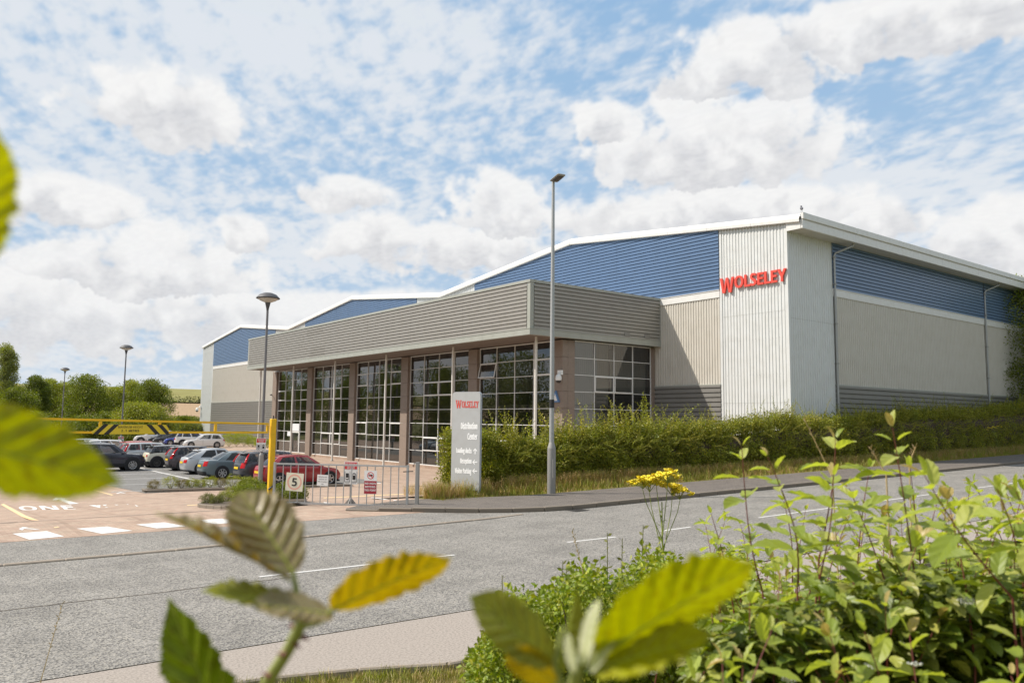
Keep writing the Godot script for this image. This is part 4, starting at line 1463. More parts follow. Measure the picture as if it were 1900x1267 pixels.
	b.aabb(Vector3(-0.064, 0.178, 0.0095), Vector3(-0.024, 0.205, 0.0112))
	for x in [-0.045, 0.0, 0.04]:
		b.prism(Transform3D(Basis(), Vector3(x, 0.174, 0)), PackedVector2Array([Vector2(-0.01, 0), Vector2(0, -0.01), Vector2(0.01, 0), Vector2(0, 0.003)]), 0.0096, 0.0112)
	bpart("lorry_symbol", b, M.black_print, hg)
	# standing notice behind the gate
	var sp := gt * Vector3(2.19, 0, -0.4)
	sp.y = terrain(sp.x, sp.z)
	var st := thing("notice_stand", "thin grey post on a small foot, standing behind the bar gate", "post", sp, yaw)
	boxpart("post", Vector3(-0.025, 0, -0.025), Vector3(0.025, 1.24, 0.025), M.galvanised_dull, st)
	b = MB.new()
	for k in 4:
		b.prism(Transform3D(Basis(Vector3.UP, k * PI / 2), Vector3.ZERO), PackedVector2Array([Vector2(0.02, 0.0), Vector2(0.2, 0.0), Vector2(0.2, 0.02), Vector2(0.026, 0.2)]), -0.008, 0.008)
	bpart("foot", b, M.galvanised_dull, st)
	parking_notice(Transform3D(Basis(Vector3.UP, yaw), sp) * Transform3D(Basis(), Vector3(0, 0.6, 0.03)), 0.42, 0.66, "red and white reverse parking notice on the thin post behind the gate")

func make_monolith() -> void:
	var a := at_h(836, 917, 0.13)
	var c := at_h(889, 920.5, 0.13)
	var mid := (a + c) * 0.5
	mid.y = terrain(mid.x, mid.z)
	var d := c - a
	var yaw := atan2(-d.z, d.x)
	var w := Vector2(d.x, d.z).length()
	var o := thing("sign_board", "tall grey sign board with red WOLSELEY and white directions beside the hedge", "sign", mid, yaw)
	var h := 3.3
	var y0 := 0.17
	var r := 0.12
	var poly := PackedVector2Array([Vector2(-w / 2, y0), Vector2(w / 2, y0)])
	for i in 7:
		var t := PI / 2 * i / 6.0
		poly.append(Vector2(w / 2 - r + cos(t) * r, h - r + sin(t) * r))
	for i in 7:
		var t := PI / 2 + PI / 2 * i / 6.0
		poly.append(Vector2(-w / 2 + r + cos(t) * r, h - r + sin(t) * r))
	var b := MB.new()
	b.prism(Transform3D(), poly, -0.1, 0.0)
	bpart("case", b, M.sign_edge, o)
	var inner := PackedVector2Array()
	for q in poly:
		inner.append(Vector2(q.x * 0.992, lerpf(q.y, (h + y0) / 2, 0.003)))
	b = MB.new()
	b.prism(Transform3D(), inner, 0.0005, 0.008)
	bpart("face", b, M.sign_grey, o)
	for x in [-w / 2 + 0.03, w / 2 - 0.12]:
		boxpart("leg", Vector3(x, -0.3, -0.08), Vector3(x + 0.09, y0, -0.02), M.sign_white, o)
	for y in [1.0, 2.2, 3.0]:
		b = MB.new()
		b.aabb(Vector3(w / 2, y, -0.06), Vector3(w / 2 + 0.004, y + 0.03, -0.03))
		bpart("screw", b, M.print_grey, o)
	var right := w / 2 - 0.1
	var put := func(s: String, font: String, bold: bool, ht: float, x: float, y: float, wide: float, m: Material, al: int) -> void:
		var tm := text_mesh(s, font, bold, ht, 0.003)
		var bb := tm.get_aabb()
		var sx := wide / bb.size.x
		for e in 2:      # heavy condensed strokes: the squeezed letters drawn twice, a little apart
			part("lettering", tm, m, o, Transform3D(Basis.from_scale(Vector3(sx, 1, 1)), Vector3(x - wide / 2 - bb.get_center().x * sx + (e - 0.5) * 0.013, y - bb.position.y, 0.0105 + e * 0.0012)))
	# first letter taller, the rest small capitals
	put.call("W", "Droid Serif", false, 0.26, -w / 2 + 0.14 + 0.22, 2.77, 0.22, M.letter_red, 0)
	put.call("OLSELEY", "Droid Serif", false, 0.205, right + 0.03, 2.79, w - 0.14 - 0.22 - 0.09, M.letter_red, 0)
	put.call("Distribution", "Droid Sans", true, 0.2, right, 2.1, 0.62, M.sign_print_white, 0)
	put.call("Center", "Droid Sans", true, 0.2, right, 1.77, 0.36, M.sign_print_white, 0)
	put.call("Loading docks", "Droid Sans", true, 0.155, right - 0.2, 1.29, 0.58, M.sign_print_white, 0)
	put.call("Reception", "Droid Sans", true, 0.155, right - 0.2, 0.965, 0.42, M.sign_print_white, 0)
	put.call("Visitor Parking", "Droid Sans", true, 0.155, right - 0.2, 0.645, 0.62, M.sign_print_white, 0)
	var arrow := PackedVector2Array([Vector2(-0.1, 0), Vector2(-0.01, 0.085), Vector2(0.0, 0.05), Vector2(-0.04, 0.018), Vector2(0.09, 0.018), Vector2(0.09, -0.018), Vector2(-0.04, -0.018), Vector2(0.0, -0.05), Vector2(-0.01, -0.085)])
	for q in [[1.41, -PI / 2], [1.07, 0.0], [0.79, 0.0]]:
		b = MB.new()
		b.prism(Transform3D(Basis(Vector3(0, 0, 1), q[1]), Vector3(right - 0.07, q[0], 0)), arrow, 0.009, 0.012)
		bpart("arrow", b, M.sign_print_white, o)

# ---------------------------------------------------------------- cars
# x forwards, y up, z to the car's right; origin on the ground under its middle
func superell(t: float, n: float) -> Vector2:
	var c := cos(t)
	var s := sin(t)
	return Vector2(signf(c) * pow(absf(c), 2.0 / n), signf(s) * pow(absf(s), 2.0 / n))

func patch(b: MB, f: Callable, u0: float, u1: float, v0: float, v1: float, nu: int, nv: int, flip: bool) -> void:
	var rows := []
	for i in nv + 1:
		var row := PackedVector3Array()
		for j in nu + 1:
			row.append(f.call(lerpf(u0, u1, float(j) / nu), lerpf(v0, v1, float(i) / nv)))
		rows.append(row)
	b.grid(rows, flip)

func interp(pts: Array, x: float) -> float:
	for i in pts.size() - 1:
		if x <= pts[i + 1][0]:
			var t := clampf((x - pts[i][0]) / (pts[i + 1][0] - pts[i][0]), 0.0, 1.0)
			t = t * t * (3.0 - 2.0 * t)
			return lerpf(pts[i][1], pts[i + 1][1], t)
	return pts[pts.size() - 1][1]

func make_car(s: Dictionary) -> Node3D:
	var o := thing("parked_car", s.label, "car", Vector3.ZERO, 0.0, s.get("group", "parked cars"))
	var L: float = s.l
	var W: float = s.w
	var H: float = s.h
	var wb: float = s.wb
	var wr: float = s.get("wr", 0.315)
	var fo: float = s.get("fo", (L - wb) * 0.48)      # front overhang
	var fx := L / 2 - fo
	var rx := fx - wb
	var paint: Material = s.paint
	var lower: Material = s.get("lower", paint)
	var deck: Array = s.deck            # [x share -0.5..0.5, height] of bonnet, belt and boot line
	var ytop := func(x: float) -> float: return interp(deck, x / L)
	var yb: float = s.get("yb", 0.2)
	var body := func(t: float, v: float) -> Vector3:
		var e := superell(t, 5.5)
		# plan narrows at sill and at the shoulder; ends lean in above and below the bumpers
		var side_in := 1.0 - 0.05 * pow(absf(v - 0.55) / 0.55, 2.2)
		var end_in := 1.0 - 0.035 * pow(absf(v - 0.42) / 0.5, 2.0)
		var x := e.x * L * 0.5 * end_in
		var bow := 1.0 - 0.07 * pow(absf(e.x), 3.0)
		var z := e.y * W * 0.5 * side_in * bow
		var top: float = ytop.call(x)
		var ya := yb + 0.06 * smoothstep(0.75, 1.0, absf(e.x))
		var y := lerpf(ya, top, 1.0 - pow(1.0 - v, 1.0) if v < 0.9 else v)
		return Vector3(x, y, z)
	var b := MB.new()
	var rows := []
	var cols := 72
	for v in [0.0, 0.12, 0.25, 0.4, 0.55, 0.7, 0.82, 0.91, 0.965, 1.0]:
		var row := PackedVector3Array()
		for j in cols:
			row.append(body.call(TAU * j / cols, v))
		if v == 1.0:
			for j in cols:
				row[j].z *= 0.965
				row[j].y += 0.012
		rows.append(row)
	b.grid(rows, true, true)
	# bonnet and boot as a domed lid over the top ring
	var lid := []
	for k in 6:
		var f := 1.0 - k / 5.0
		var row := PackedVector3Array()
		for j in cols:
			var q: Vector3 = rows[9][j]
			var xx := q.x * (1.0 if k == 0 else lerpf(0.998, 0.985, k / 5.0))
			row.append(Vector3(xx, q.y + 0.035 * (1.0 - f * f), q.z * f))
		lid.append(row)
	b.grid(lid, true, true)
	bpart("body", b, paint, o)
	b = MB.new()
	b.aabb(Vector3(-L * 0.46, yb - 0.05, -W * 0.42), Vector3(L * 0.46, yb + 0.04, W * 0.42))
	bpart("underbody", b, M.arch, o)
	# lower cladding / bumpers in another material
	if s.has("clad"):
		b = MB.new()
		rows = []
		for v in [0.0, 0.12, 0.24]:
			var row := PackedVector3Array()
			for j in cols:
				var q: Vector3 = body.call(TAU * j / cols, v)
				row.append(Vector3(q.x * 1.006, q.y - 0.002, q.z * 1.01))
			rows.append(row)
		b.grid(rows, true, true)
		bpart("sill_cladding", b, M.arch, o)
	# cabin
	var c: Dictionary = s.cabin
	var bx0: float = c.b0 * L
	var bx1: float = c.b1 * L
	var tx0: float = c.t0 * L
	var tx1: float = c.t1 * L
	var zb := W * 0.5 * 0.9
	var zt: float = W * 0.5 * c.get("tz", 0.68)
	var yr := H - 0.05
	var roof_y := func(x: float) -> float:
		var k := clampf((x - tx0) / (tx1 - tx0), 0.0, 1.0)
		return yr + 0.05 * sin(PI * clampf(k * 0.9 + 0.05, 0, 1)) - c.get("tail_drop", 0.0) * pow(1.0 - k, 2.0)
	for sd in [1.0, -1.0]:
		var sidef := func(u: float, v: float) -> Vector3:
			var xb := lerpf(bx0, bx1, u)
			var xt := lerpf(tx0, tx1, u)
			var x := lerpf(xb, xt, v)
			var ybelt: float = ytop.call(clampf(xb, bx0 + 0.05, bx1)) - 0.01
			var ytp: float = roof_y.call(xt)
			var y := lerpf(ybelt, ytp, v)
			var bulge := 0.045 * sin(PI * v) + 0.02 * sin(PI * u)
			var pinch := 1.0 - 0.06 * pow(absf(u - 0.5) * 2.0, 3.0)
			return Vector3(x, y, sd * (lerpf(zb, zt, v) + bulge) * pinch)
		var cuts: Array = c.cuts           # pillar edges in u: [w0a,w0b, w1a,w1b ...]
		var vb: float = c.get("vb", 0.06)
		var vt: float = c.get("vt", 0.88)
		b = MB.new()
		patch(b, sidef, 0, 1, 0, vb, 14, 1, sd < 0)
		patch(b, sidef, 0, 1, vt, 1, 14, 2, sd < 0)
		var prev := 0.0
		for q in cuts:
			patch(b, sidef, prev, q[0], vb, vt, 2, 5, sd < 0)
			prev = q[1]
		patch(b, sidef, prev, 1, vb, vt, 2, 5, sd < 0)
		bpart("pillars", b, c.get("pillar", paint), o)
		for q in cuts:
			b = MB.new()
			var inset := func(u: float, v: float) -> Vector3:
				var p: Vector3 = sidef.call(u, v)
				return p - Vector3(0, 0, sd * 0.008)
			patch(b, inset, q[0] - 0.004, q[1] + 0.004, vb - 0.01, vt + 0.01, 6, 5, sd < 0)
			bpart("window", b, s.get("glass", M.car_glass), o)
	# screens
	for en in [1.0, -1.0]:
		var screen := func(u: float, v: float) -> Vector3:
			var k := u * 2.0 - 1.0
			var xb := bx1 if en > 0 else bx0
			var xt := tx1 if en > 0 else tx0
			var curve := 1.0 - k * k
			var ybelt: float = ytop.call(clampf(xb, bx0 + 0.05, bx1)) - 0.01
			var y := lerpf(ybelt, roof_y.call(xt), v)
			var z := k * (lerpf(zb, zt, v) + 0.045 * sin(PI * v)) * 0.94
			var x: float = lerpf(xb, xt, v) + en * (0.1 * curve + 0.03 * sin(PI * v))
			return Vector3(x, y, z)
		b = MB.new()
		var fl: bool = en > 0
		patch(b, screen, 0, 0.06, 0, 1, 2, 6, not fl)
		patch(b, screen, 0.94, 1, 0, 1, 2, 6, not fl)
		patch(b, screen, 0.06, 0.94, 0, 0.05, 8, 1, not fl)
		patch(b, screen, 0.06, 0.94, 0.93, 1, 8, 1, not fl)
		bpart("screen_frame", b, c.get("pillar", paint), o)
		b = MB.new()
		patch(b, screen, 0.055, 0.945, 0.045, 0.935, 8, 6, not fl)
		bpart("windscreen" if en > 0 else "rear_window", b, s.get("rear_glass", M.car_glass) if en < 0 else M.car_glass, o)
		if en < 0 and c.get("spoiler", false):
			b = MB.new()
			b.cbox(Transform3D(Basis(Vector3(0, 0, 1), 0.12), Vector3(tx0 - 0.12, yr - 0.0 - c.get("tail_drop", 0.0), 0)), Vector3(0.26, 0.05, zt * 1.75), 0.02)
			bpart("spoiler", b, s.get("roof", paint), o)
	# roof
	var rooff := func(u: float, v: float) -> Vector3:
		var k := v * 2.0 - 1.0
		var crv := 1.0 - k * k
		var x := lerpf(tx0 - 0.1 * crv, tx1 + 0.1 * crv, u)
		var pinch := 1.0 - 0.06 * pow(absf(u - 0.5) * 2.0, 3.0)
		return Vector3(x, roof_y.call(clampf(x, tx0, tx1)) + 0.035 * crv, k * (zt + 0.02 * sin(PI * u)) * pinch)
	b = MB.new()
	patch(b, rooff, 0, 1, 0, 1, 14, 8, true)
	bpart("roof", b, s.get("roof", paint), o)
	if s.has("rails"):
		for sd in [1.0, -1.0]:
			b = MB.new()
			b.tube(PackedVector3Array([Vector3(tx0 + 0.05, yr + 0.02, sd * zt * 0.93), Vector3(tx0 + 0.2, yr + 0.1, sd * zt * 0.93), Vector3((tx0 + tx1) / 2, yr + 0.12, sd * zt * 0.95), Vector3(tx1 - 0.3, yr + 0.08, sd * zt * 0.93), Vector3(tx1 - 0.1, yr + 0.0, sd * zt * 0.93)]), PackedFloat32Array([0.02]), 6)
			bpart("roof_rail", b, s.rails, o)
	# dark shelf and seats seen through the glass
	b = MB.new()
	b.aabb(Vector3(bx0 + 0.1, 0.55, -zb * 0.9), Vector3(bx1 - 0.1, 0.86 if H < 1.5 else 0.95, zb * 0.9))
	bpart("interior", b, M.cabin, o)
	for x in [lerpf(tx0, tx1, 0.62), lerpf(tx0, tx1, 0.2)]:
		for z in [-0.36, 0.36]:
			b = MB.new()
			b.cbox(Transform3D(Basis(Vector3(0, 0, 1), 0.18), Vector3(x - 0.05, H * 0.69, z)), Vector3(0.13, 0.4, 0.44), 0.05)
			b.cbox(Transform3D(Basis(Vector3(0, 0, 1), 0.18), Vector3(x - 0.1, H * 0.69 + 0.3, z)), Vector3(0.09, 0.17, 0.26), 0.04)
			bpart("seat", b, M.cabin, o)
	# wheels
	for wx in [fx, rx]:
		for sd in [1.0, -1.0]:
			b = MB.new()
			var tz := Transform3D(Basis(Vector3.RIGHT, PI / 2 * sd), Vector3(wx, wr, sd * (W * 0.5 - 0.11)))
			var ar: float = wr + (0.055 if not s.has("clad") else 0.06)
			var az := Transform3D(Basis(Vector3.RIGHT, PI / 2 * sd), Vector3(wx, wr + 0.02, sd * (W * 0.5 - 0.008)))
			b.lathe(az, [[0.0, -0.08], [ar, -0.08], [ar, 0.0], [0.0, 0.0]], 28)
			bpart("dark_arch_disc", b, M.arch, o)  # solid black disc painted for the shaded wheel well; no opening is cut
			if s.has("clad"):
				b = MB.new()
				b.lathe(az, [[ar, -0.06], [ar + 0.075, -0.04], [ar + 0.07, 0.012], [ar, 0.014]], 30)
				bpart("arch_trim", b, M.arch, o)
			b = MB.new()
			b.lathe(tz, [[wr * 0.68, -0.09], [wr * 0.95, -0.1], [wr, -0.06], [wr, 0.08], [wr * 0.95, 0.115], [wr * 0.72, 0.125], [wr * 0.68, 0.11]], 28)
			var ty := bpart("wheel", b, M.tyre, o)
			b = MB.new()
			b.lathe(tz, [[wr * 0.7, 0.112], [wr * 0.66, 0.118], [wr * 0.62, 0.1], [wr * 0.6, 0.05], [0.0, 0.05]], 28)
			bpart("rim_well", b, M.alloy_dark, ty)
			b = MB.new()
			b.lathe(tz, [[wr * 0.705, 0.113], [wr * 0.69, 0.123], [wr * 0.63, 0.118], [wr * 0.62, 0.1]], 28)
			b.lathe(tz, [[wr * 0.16, 0.06], [wr * 0.16, 0.112], [wr * 0.1, 0.118], [0.0, 0.118]], 14)
			var sp: int = s.get("spokes", 5)
			for k in sp:
				var tk := tz * Transform3D(Basis(Vector3.UP, TAU * (k + 0.25) / sp), Vector3.ZERO)
				var hw: float = wr * (0.13 if sp <= 5 else (0.1 if sp < 8 else 0.055))
				b.quad(tk * Vector3(wr * 0.1, 0.112, hw * 0.8), tk * Vector3(wr * 0.66, 0.108, hw), tk * Vector3(wr * 0.66, 0.108, -hw), tk * Vector3(wr * 0.1, 0.112, -hw * 0.8))
			bpart("rim", b, s.get("alloy", M.alloy), ty)
	# lamps as patches of the body, a little proud
	for sd in [1.0, -1.0]:
		for q in s.get("tails", [[2.62, 3.02, 0.6, 0.86]]):
			b = MB.new()
			var f := func(u: float, v: float) -> Vector3:
				var p: Vector3 = body.call(u * sd, v)
				return Vector3(p.x * 1.004 - 0.004, p.y, p.z * 1.012)
			patch(b, f, q[0], q[1], q[2], q[3], 8, 3, sd < 0)
			bpart("tail_lamp", b, M.tail_red, o)
		for q in s.get("heads", [[0.1, 0.52, 0.62, 0.84]]):
			b = MB.new()
			var f := func(u: float, v: float) -> Vector3:
				var p: Vector3 = body.call(u * sd, v)
				return Vector3(p.x * 1.004, p.y, p.z * 1.012)
			patch(b, f, q[0], q[1], q[2], q[3], 8, 3, sd < 0)
			bpart("headlight", b, M.head_lens, o)
		if s.has("tail_strip"):           # tall lamp running up the rear pillar
			b = MB.new()
			b.tube(PackedVector3Array([Vector3(bx0 + 0.02, ytop.call(bx0) - 0.02, sd * zb * 0.97), Vector3(lerpf(bx0, tx0, 0.5) - 0.02, lerpf(ytop.call(bx0), yr, 0.5), sd * (lerpf(zb, zt, 0.5) + 0.02) * 0.95), Vector3(tx0 - 0.02, yr - 0.04, sd * zt * 0.94)]), PackedFloat32Array([0.07, 0.055, 0.035]), 8)
			bpart("tail_lamp", b, M.tail_red, o)
		# door mirror
		b = MB.new()
		b.cbox(Transform3D(Basis(Vector3.UP, 0.2 * sd), Vector3(lerpf(bx1, tx1, 0.22) - 0.12, ytop.call(bx1) + 0.07, sd * (W * 0.5 + 0.06))), Vector3(0.12, 0.13, 0.2), 0.045)
		bpart("door_mirror", b, s.get("mirror", paint), o)
		# door seams and handles
		for u in s.get("seams", [0.04, 0.3]):
			b = MB.new()
			var x: float = u * L
			for k in 6:
				var t0: float = acos(pow(absf(x / (L * 0.5)), 2.75) * signf(x)) 
				var pa: Vector3 = body.call(t0 * sd, 0.15 + k * 0.13)
				var pb: Vector3 = body.call(t0 * sd, 0.15 + (k + 1) * 0.13)
				var nz := Vector3(0, 0, sd * 0.004)
				b.quad(pa + nz + Vector3(-0.006, 0, 0), pa + nz + Vector3(0.006, 0, 0), pb + nz + Vector3(0.006, 0, 0), pb + nz + Vector3(-0.006, 0, 0))
			bpart("door_seam", b, M.arch, o)
			b = MB.new()
			var th: float = acos(pow(absf((x + 0.14) / (L * 0.5)), 2.75) * signf(x + 0.14))
			var hp: Vector3 = body.call(th * sd, 0.8)
			b.cbox(Transform3D(Basis(), Vector3(x + 0.14, hp.y, hp.z + sd * 0.012)), Vector3(0.17, 0.03, 0.03), 0.012)
			bpart("door_handle", b, s.get("handle", paint), o)
	# plates and grille
	var tail: Vector3 = body.call(PI, s.get("plate_v", 0.62))
	b = MB.new()
	b.box(Transform3D(Basis(Vector3(0, 0, 1), -0.1), Vector3(tail.x - 0.012, tail.y, 0)), Vector3(0.012, 0.11, 0.52))
	bpart("rear_plate", b, M.plate_yellow, o)
	var nose: Vector3 = body.call(0.0, 0.3)
	b = MB.new()
	b.box(Transform3D(Basis(), Vector3(nose.x + 0.012, nose.y, 0)), Vector3(0.012, 0.11, 0.52))
	bpart("front_plate", b, M.plate_white, o)
	b = MB.new()
	var gf := func(u: float, v: float) -> Vector3:
		var p: Vector3 = body.call(u, v)
		return Vector3(p.x * 1.003, p.y, p.z)
	patch(b, gf, -0.09, 0.09, 0.45, 0.72, 6, 3, false)
	bpart("grille", b, M.arch, o)
	b = MB.new()
	patch(b, gf, -0.13, 0.13, 0.1, 0.24, 6, 2, false)
	bpart("air_intake", b, M.arch, o)
	if s.get("bumper", false):
		b = MB.new()
		var rf := func(u: float, v: float) -> Vector3:
			var p: Vector3 = body.call(u, v)
			return Vector3(p.x * 1.008, p.y, p.z * 1.008)
		patch(b, rf, PI - 0.62, PI + 0.62, 0.0, 0.2, 14, 2, false)
		bpart("bumper", b, M.arch, o)
	return o

func hatch(paint: Material, label: String) -> Dictionary:
	return {"label": label, "paint": paint, "l": 4.05, "w": 1.76, "h": 1.46, "wb": 2.5, "wr": 0.31, "deck": [[-0.5, 0.93], [-0.4, 0.96], [-0.1, 0.94], [0.2, 0.9], [0.4, 0.78], [0.5, 0.62]],
		"cabin": {"b0": -0.47, "b1": 0.24, "t0": -0.37, "t1": 0.06, "cuts": [[0.09, 0.42], [0.47, 0.86]], "spoiler": true}}

func saloon(paint: Material, label: String) -> Dictionary:
	return {"label": label, "paint": paint, "l": 4.58, "w": 1.82, "h": 1.43, "wb": 2.72, "wr": 0.32, "deck": [[-0.5, 0.94], [-0.42, 0.98], [-0.3, 0.97], [0.1, 0.93], [0.24, 0.89], [0.42, 0.78], [0.5, 0.64]],
		"cabin": {"b0": -0.35, "b1": 0.22, "t0": -0.19, "t1": 0.03, "cuts": [[0.16, 0.5], [0.545, 0.9]], "tz": 0.64}}

func suv(paint: Material, label: String) -> Dictionary:
	return {"label": label, "paint": paint, "l": 4.45, "w": 1.86, "h": 1.63, "wb": 2.66, "wr": 0.345, "yb": 0.26, "deck": [[-0.5, 1.05], [-0.4, 1.08], [0.0, 1.06], [0.22, 1.02], [0.4, 0.95], [0.5, 0.74]],
		"cabin": {"b0": -0.465, "b1": 0.24, "t0": -0.4, "t1": 0.08, "cuts": [[0.03, 0.2], [0.235, 0.52], [0.56, 0.9]], "spoiler": true, "vb": 0.05}, "clad": true}

func estate(paint: Material, label: String) -> Dictionary:
	return {"label": label, "paint": paint, "l": 4.65, "w": 1.8, "h": 1.47, "wb": 2.7, "wr": 0.32, "deck": [[-0.5, 0.94], [-0.4, 0.97], [0.0, 0.94], [0.24, 0.9], [0.42, 0.78], [0.5, 0.63]],
		"cabin": {"b0": -0.475, "b1": 0.22, "t0": -0.41, "t1": 0.05, "cuts": [[0.05, 0.3], [0.335, 0.6], [0.635, 0.9]], "spoiler": true}}

func park_at(o: Node3D, wheel: Vector3, s: Dictionary, yaw: float, front_wheel: bool, right_side: bool) -> void:
	# stands the car so that the named wheel touches the ground at that point
	var fo: float = s.get("fo", (s.l - s.wb) * 0.48)
	var fx: float = s.l / 2 - fo
	var local := Vector3(fx if front_wheel else fx - s.wb, 0, (s.w * 0.5 - 0.1) * (1.0 if right_side else -1.0))
	var bs := Basis(Vector3.UP, yaw)
	var p := wheel - bs * local
	p.y = -0.786 if p.z < -37.0 and p.x < 20.5 and p.z > -80.0 else terrain(p.x, p.z) + 0.004
	o.transform = Transform3D(bs, p)

func make_cars() -> void:
	var silver := car_paint("paint_silver", col(0.5, 0.51, 0.52), 0.35)
	var white := car_paint("paint_white", col(0.76, 0.76, 0.75))
	var red := car_paint("paint_red", col(0.33, 0.012, 0.018))
	var red2 := car_paint("paint_scarlet", col(0.55, 0.03, 0.025))
	var teal := car_paint("paint_slate", col(0.115, 0.155, 0.17), 0.3)
	var dark := car_paint("paint_graphite", col(0.035, 0.038, 0.05), 0.25)
	var purple := car_paint("paint_plum", col(0.04, 0.03, 0.04), 0.25)
	var cream := car_paint("paint_cream", col(0.7, 0.66, 0.52))
	var black := car_paint("paint_black", col(0.012, 0.013, 0.016))
	var navy := car_paint("paint_navy", col(0.012, 0.014, 0.03))
	var blue := car_paint("paint_blue", col(0.03, 0.06, 0.32), 0.2)
	# row with tails to the aisle, noses to the office
	var s := hatch(red, "dark red hatchback parked behind the bar gate")
	s.merge({"l": 4.2, "wb": 2.6, "h": 1.47, "cabin": {"b0": -0.43, "b1": 0.27, "t0": -0.28, "t1": 0.07, "cuts": [[0.12, 0.46], [0.51, 0.9]], "tz": 0.66}, "tails": [[2.5, 2.95, 0.5, 0.9]]}, true)
	park_at(make_car(s), Vector3(14.75, -0.8, -37.5), s, 0.0, false, true)
	s = suv(dark, "dark grey crossover with tall red tail lamps, tail to the aisle")
	s.merge({"h": 1.55, "tail_strip": true, "tails": [[2.5, 2.92, 0.62, 0.99]], "rails": M.alloy, "bumper": true}, true)
	s.erase("clad")
	park_at(make_car(s), gnd(481, 898), s, 0.02, false, true)
	s = saloon(teal, "slate blue-grey saloon with large red tail lamps")
	s.merge({"tails": [[2.48, 2.9, 0.62, 0.98]], "spokes": 7, "glass": M.car_glass_tinted, "bumper": true}, true)
	park_at(make_car(s), gnd(410.5, 889), s, 0.0, false, true)
	s = hatch(silver, "silver coupe-backed hatchback beside the slate saloon")
	s.merge({"l": 4.3, "wb": 2.6, "cabin": {"b0": -0.45, "b1": 0.24, "t0": -0.27, "t1": 0.04, "cuts": [[0.2, 0.52], [0.56, 0.9]], "spoiler": true, "tail_drop": 0.06}, "glass": M.car_glass_tinted}, true)
	park_at(make_car(s), gnd(371, 880.5), s, 0.0, false, true)
	s = hatch(purple, "dark plum hatchback with high red tail lamps")
	s.merge({"l": 3.95, "tails": [[2.5, 2.86, 0.72, 1.0]], "tail_strip": true, "spokes": 7, "bumper": true}, true)
	park_at(make_car(s), gnd(337.4, 874), s, 0.0, false, true)
	s = hatch(cream, "small cream hatchback with a black roof and dark wheels")
	s.merge({"l": 3.72, "w": 1.69, "h": 1.41, "wb": 2.47, "roof": black, "alloy": M.alloy_dark, "spokes": 12, "deck": [[-0.5, 0.93], [-0.4, 0.95], [0.2, 0.93], [0.4, 0.84], [0.5, 0.68]], "cabin": {"b0": -0.44, "b1": 0.26, "t0": -0.37, "t1": 0.13, "cuts": [[0.07, 0.4], [0.44, 0.9]], "spoiler": true, "pillar": black, "tz": 0.74}, "tails": [[2.7, 2.9, 0.66, 0.86]], "clad": true}, true)
	park_at(make_car(s), gnd(289.5, 868.4), s, 0.0, false, true)
	s = estate(silver, "silver estate car with red tail lamps next to the cream hatchback")
	s.merge({"tail_strip": true}, true)
	park_at(make_car(s), Vector3(13.3, -0.8, -59.3), s, 0.0, false, true)
	s = hatch(red2, "bright red hatchback by the car park lamp")
	park_at(make_car(s), Vector3(13.6, -0.8, -63.2), s, 0.0, false, true)
	s = estate(white, "white estate car beyond the bright red hatchback")
	park_at(make_car(s), Vector3(12.2, -0.8, -67.0), s, 0.0, false, true)
	s = hatch(car_paint("paint_pale_blue", col(0.4, 0.5, 0.56), 0.2), "pale blue hatchback beyond the white estate car")
	park_at(make_car(s), Vector3(11.4, -0.8, -71.0), s, 0.0, false, true)
	s = suv(navy, "black-blue sports utility car facing the plum hatchback's tail")
	s.merge({"spokes": 10, "heads": [[0.22, 0.62, 0.66, 0.84]], "rails": M.chrome}, true)
	park_at(make_car(s), gnd(244, 873.7), s, 0.0, true, true)
	# far row by the trees
	s = suv(white, "white sports utility car at the tree end of the far row")
	park_at(make_car(s), gnd(260, 823.5), s, PI - 0.25, true, false)
	s = hatch(black, "black hatchback beside the white sports utility car")
	park_at(make_car(s), gnd(284, 824.5), s, PI - 0.25, true, false)
	s = saloon(black, "low black saloon between the black and blue cars")
	park_at(make_car(s), gnd(297, 825.5), s, PI - 0.25, true, false)
	s = hatch(blue, "bright blue hatchback in the far row")
	park_at(make_car(s), gnd(315, 827), s, PI - 0.25, true, false)
	s = suv(white, "white crossover with its tail towards the road, beside the blue hatchback")
	s.merge({"h": 1.66}, true)
	park_at(make_car(s), gnd(338, 829), s, -0.3, false, true)
	s = hatch(white, "white hatchback in front of the ribbed grey warehouse wall")
	s.merge({"l": 4.3, "wb": 2.62, "h": 1.47, "tails": [[2.5, 2.85, 0.68, 1.0]]}, true)
	park_at(make_car(s), gnd(401.6, 831), s, PI - 0.22, false, false)

# ---------------------------------------------------------------- plants
# leaf along +x from the origin, upper face +y
func leaf_point(t: float, f: float, s: float, L: float, wide: float, fold: float, curl: float, veins: float, pleat: float, saw: float, teeth: int) -> Vector3:
	var shape := pow(maxf(t, 0.0), 0.55) * pow(maxf(1.0 - t, 0.0), 0.85) * 1.92
	if t > 0.8:
		shape *= lerpf(1.0, 0.55, (t - 0.8) / 0.2)
	var edge := 1.0
	if teeth > 0:
		edge = 1.0 - saw * f * f * fmod(t * teeth, 1.0) + saw * 0.3 * f * f * sin(t * 31.0)
	var z := wide * 0.5 * shape * f * edge
	var x := t * L + f * wide * 0.18 * sin(PI * t)
	var y := z * fold - curl * t * t * L + pleat * (1.0 + 0.4 * sin(t * 9.0 + s * 2.0)) * sin((t * veins - f * 0.9 + 0.12 * sin(t * 7.0 + s)) * TAU) * sqrt(f) * sin(PI * clampf(t * 1.05, 0, 1))
	return Vector3(x, y, z * s)

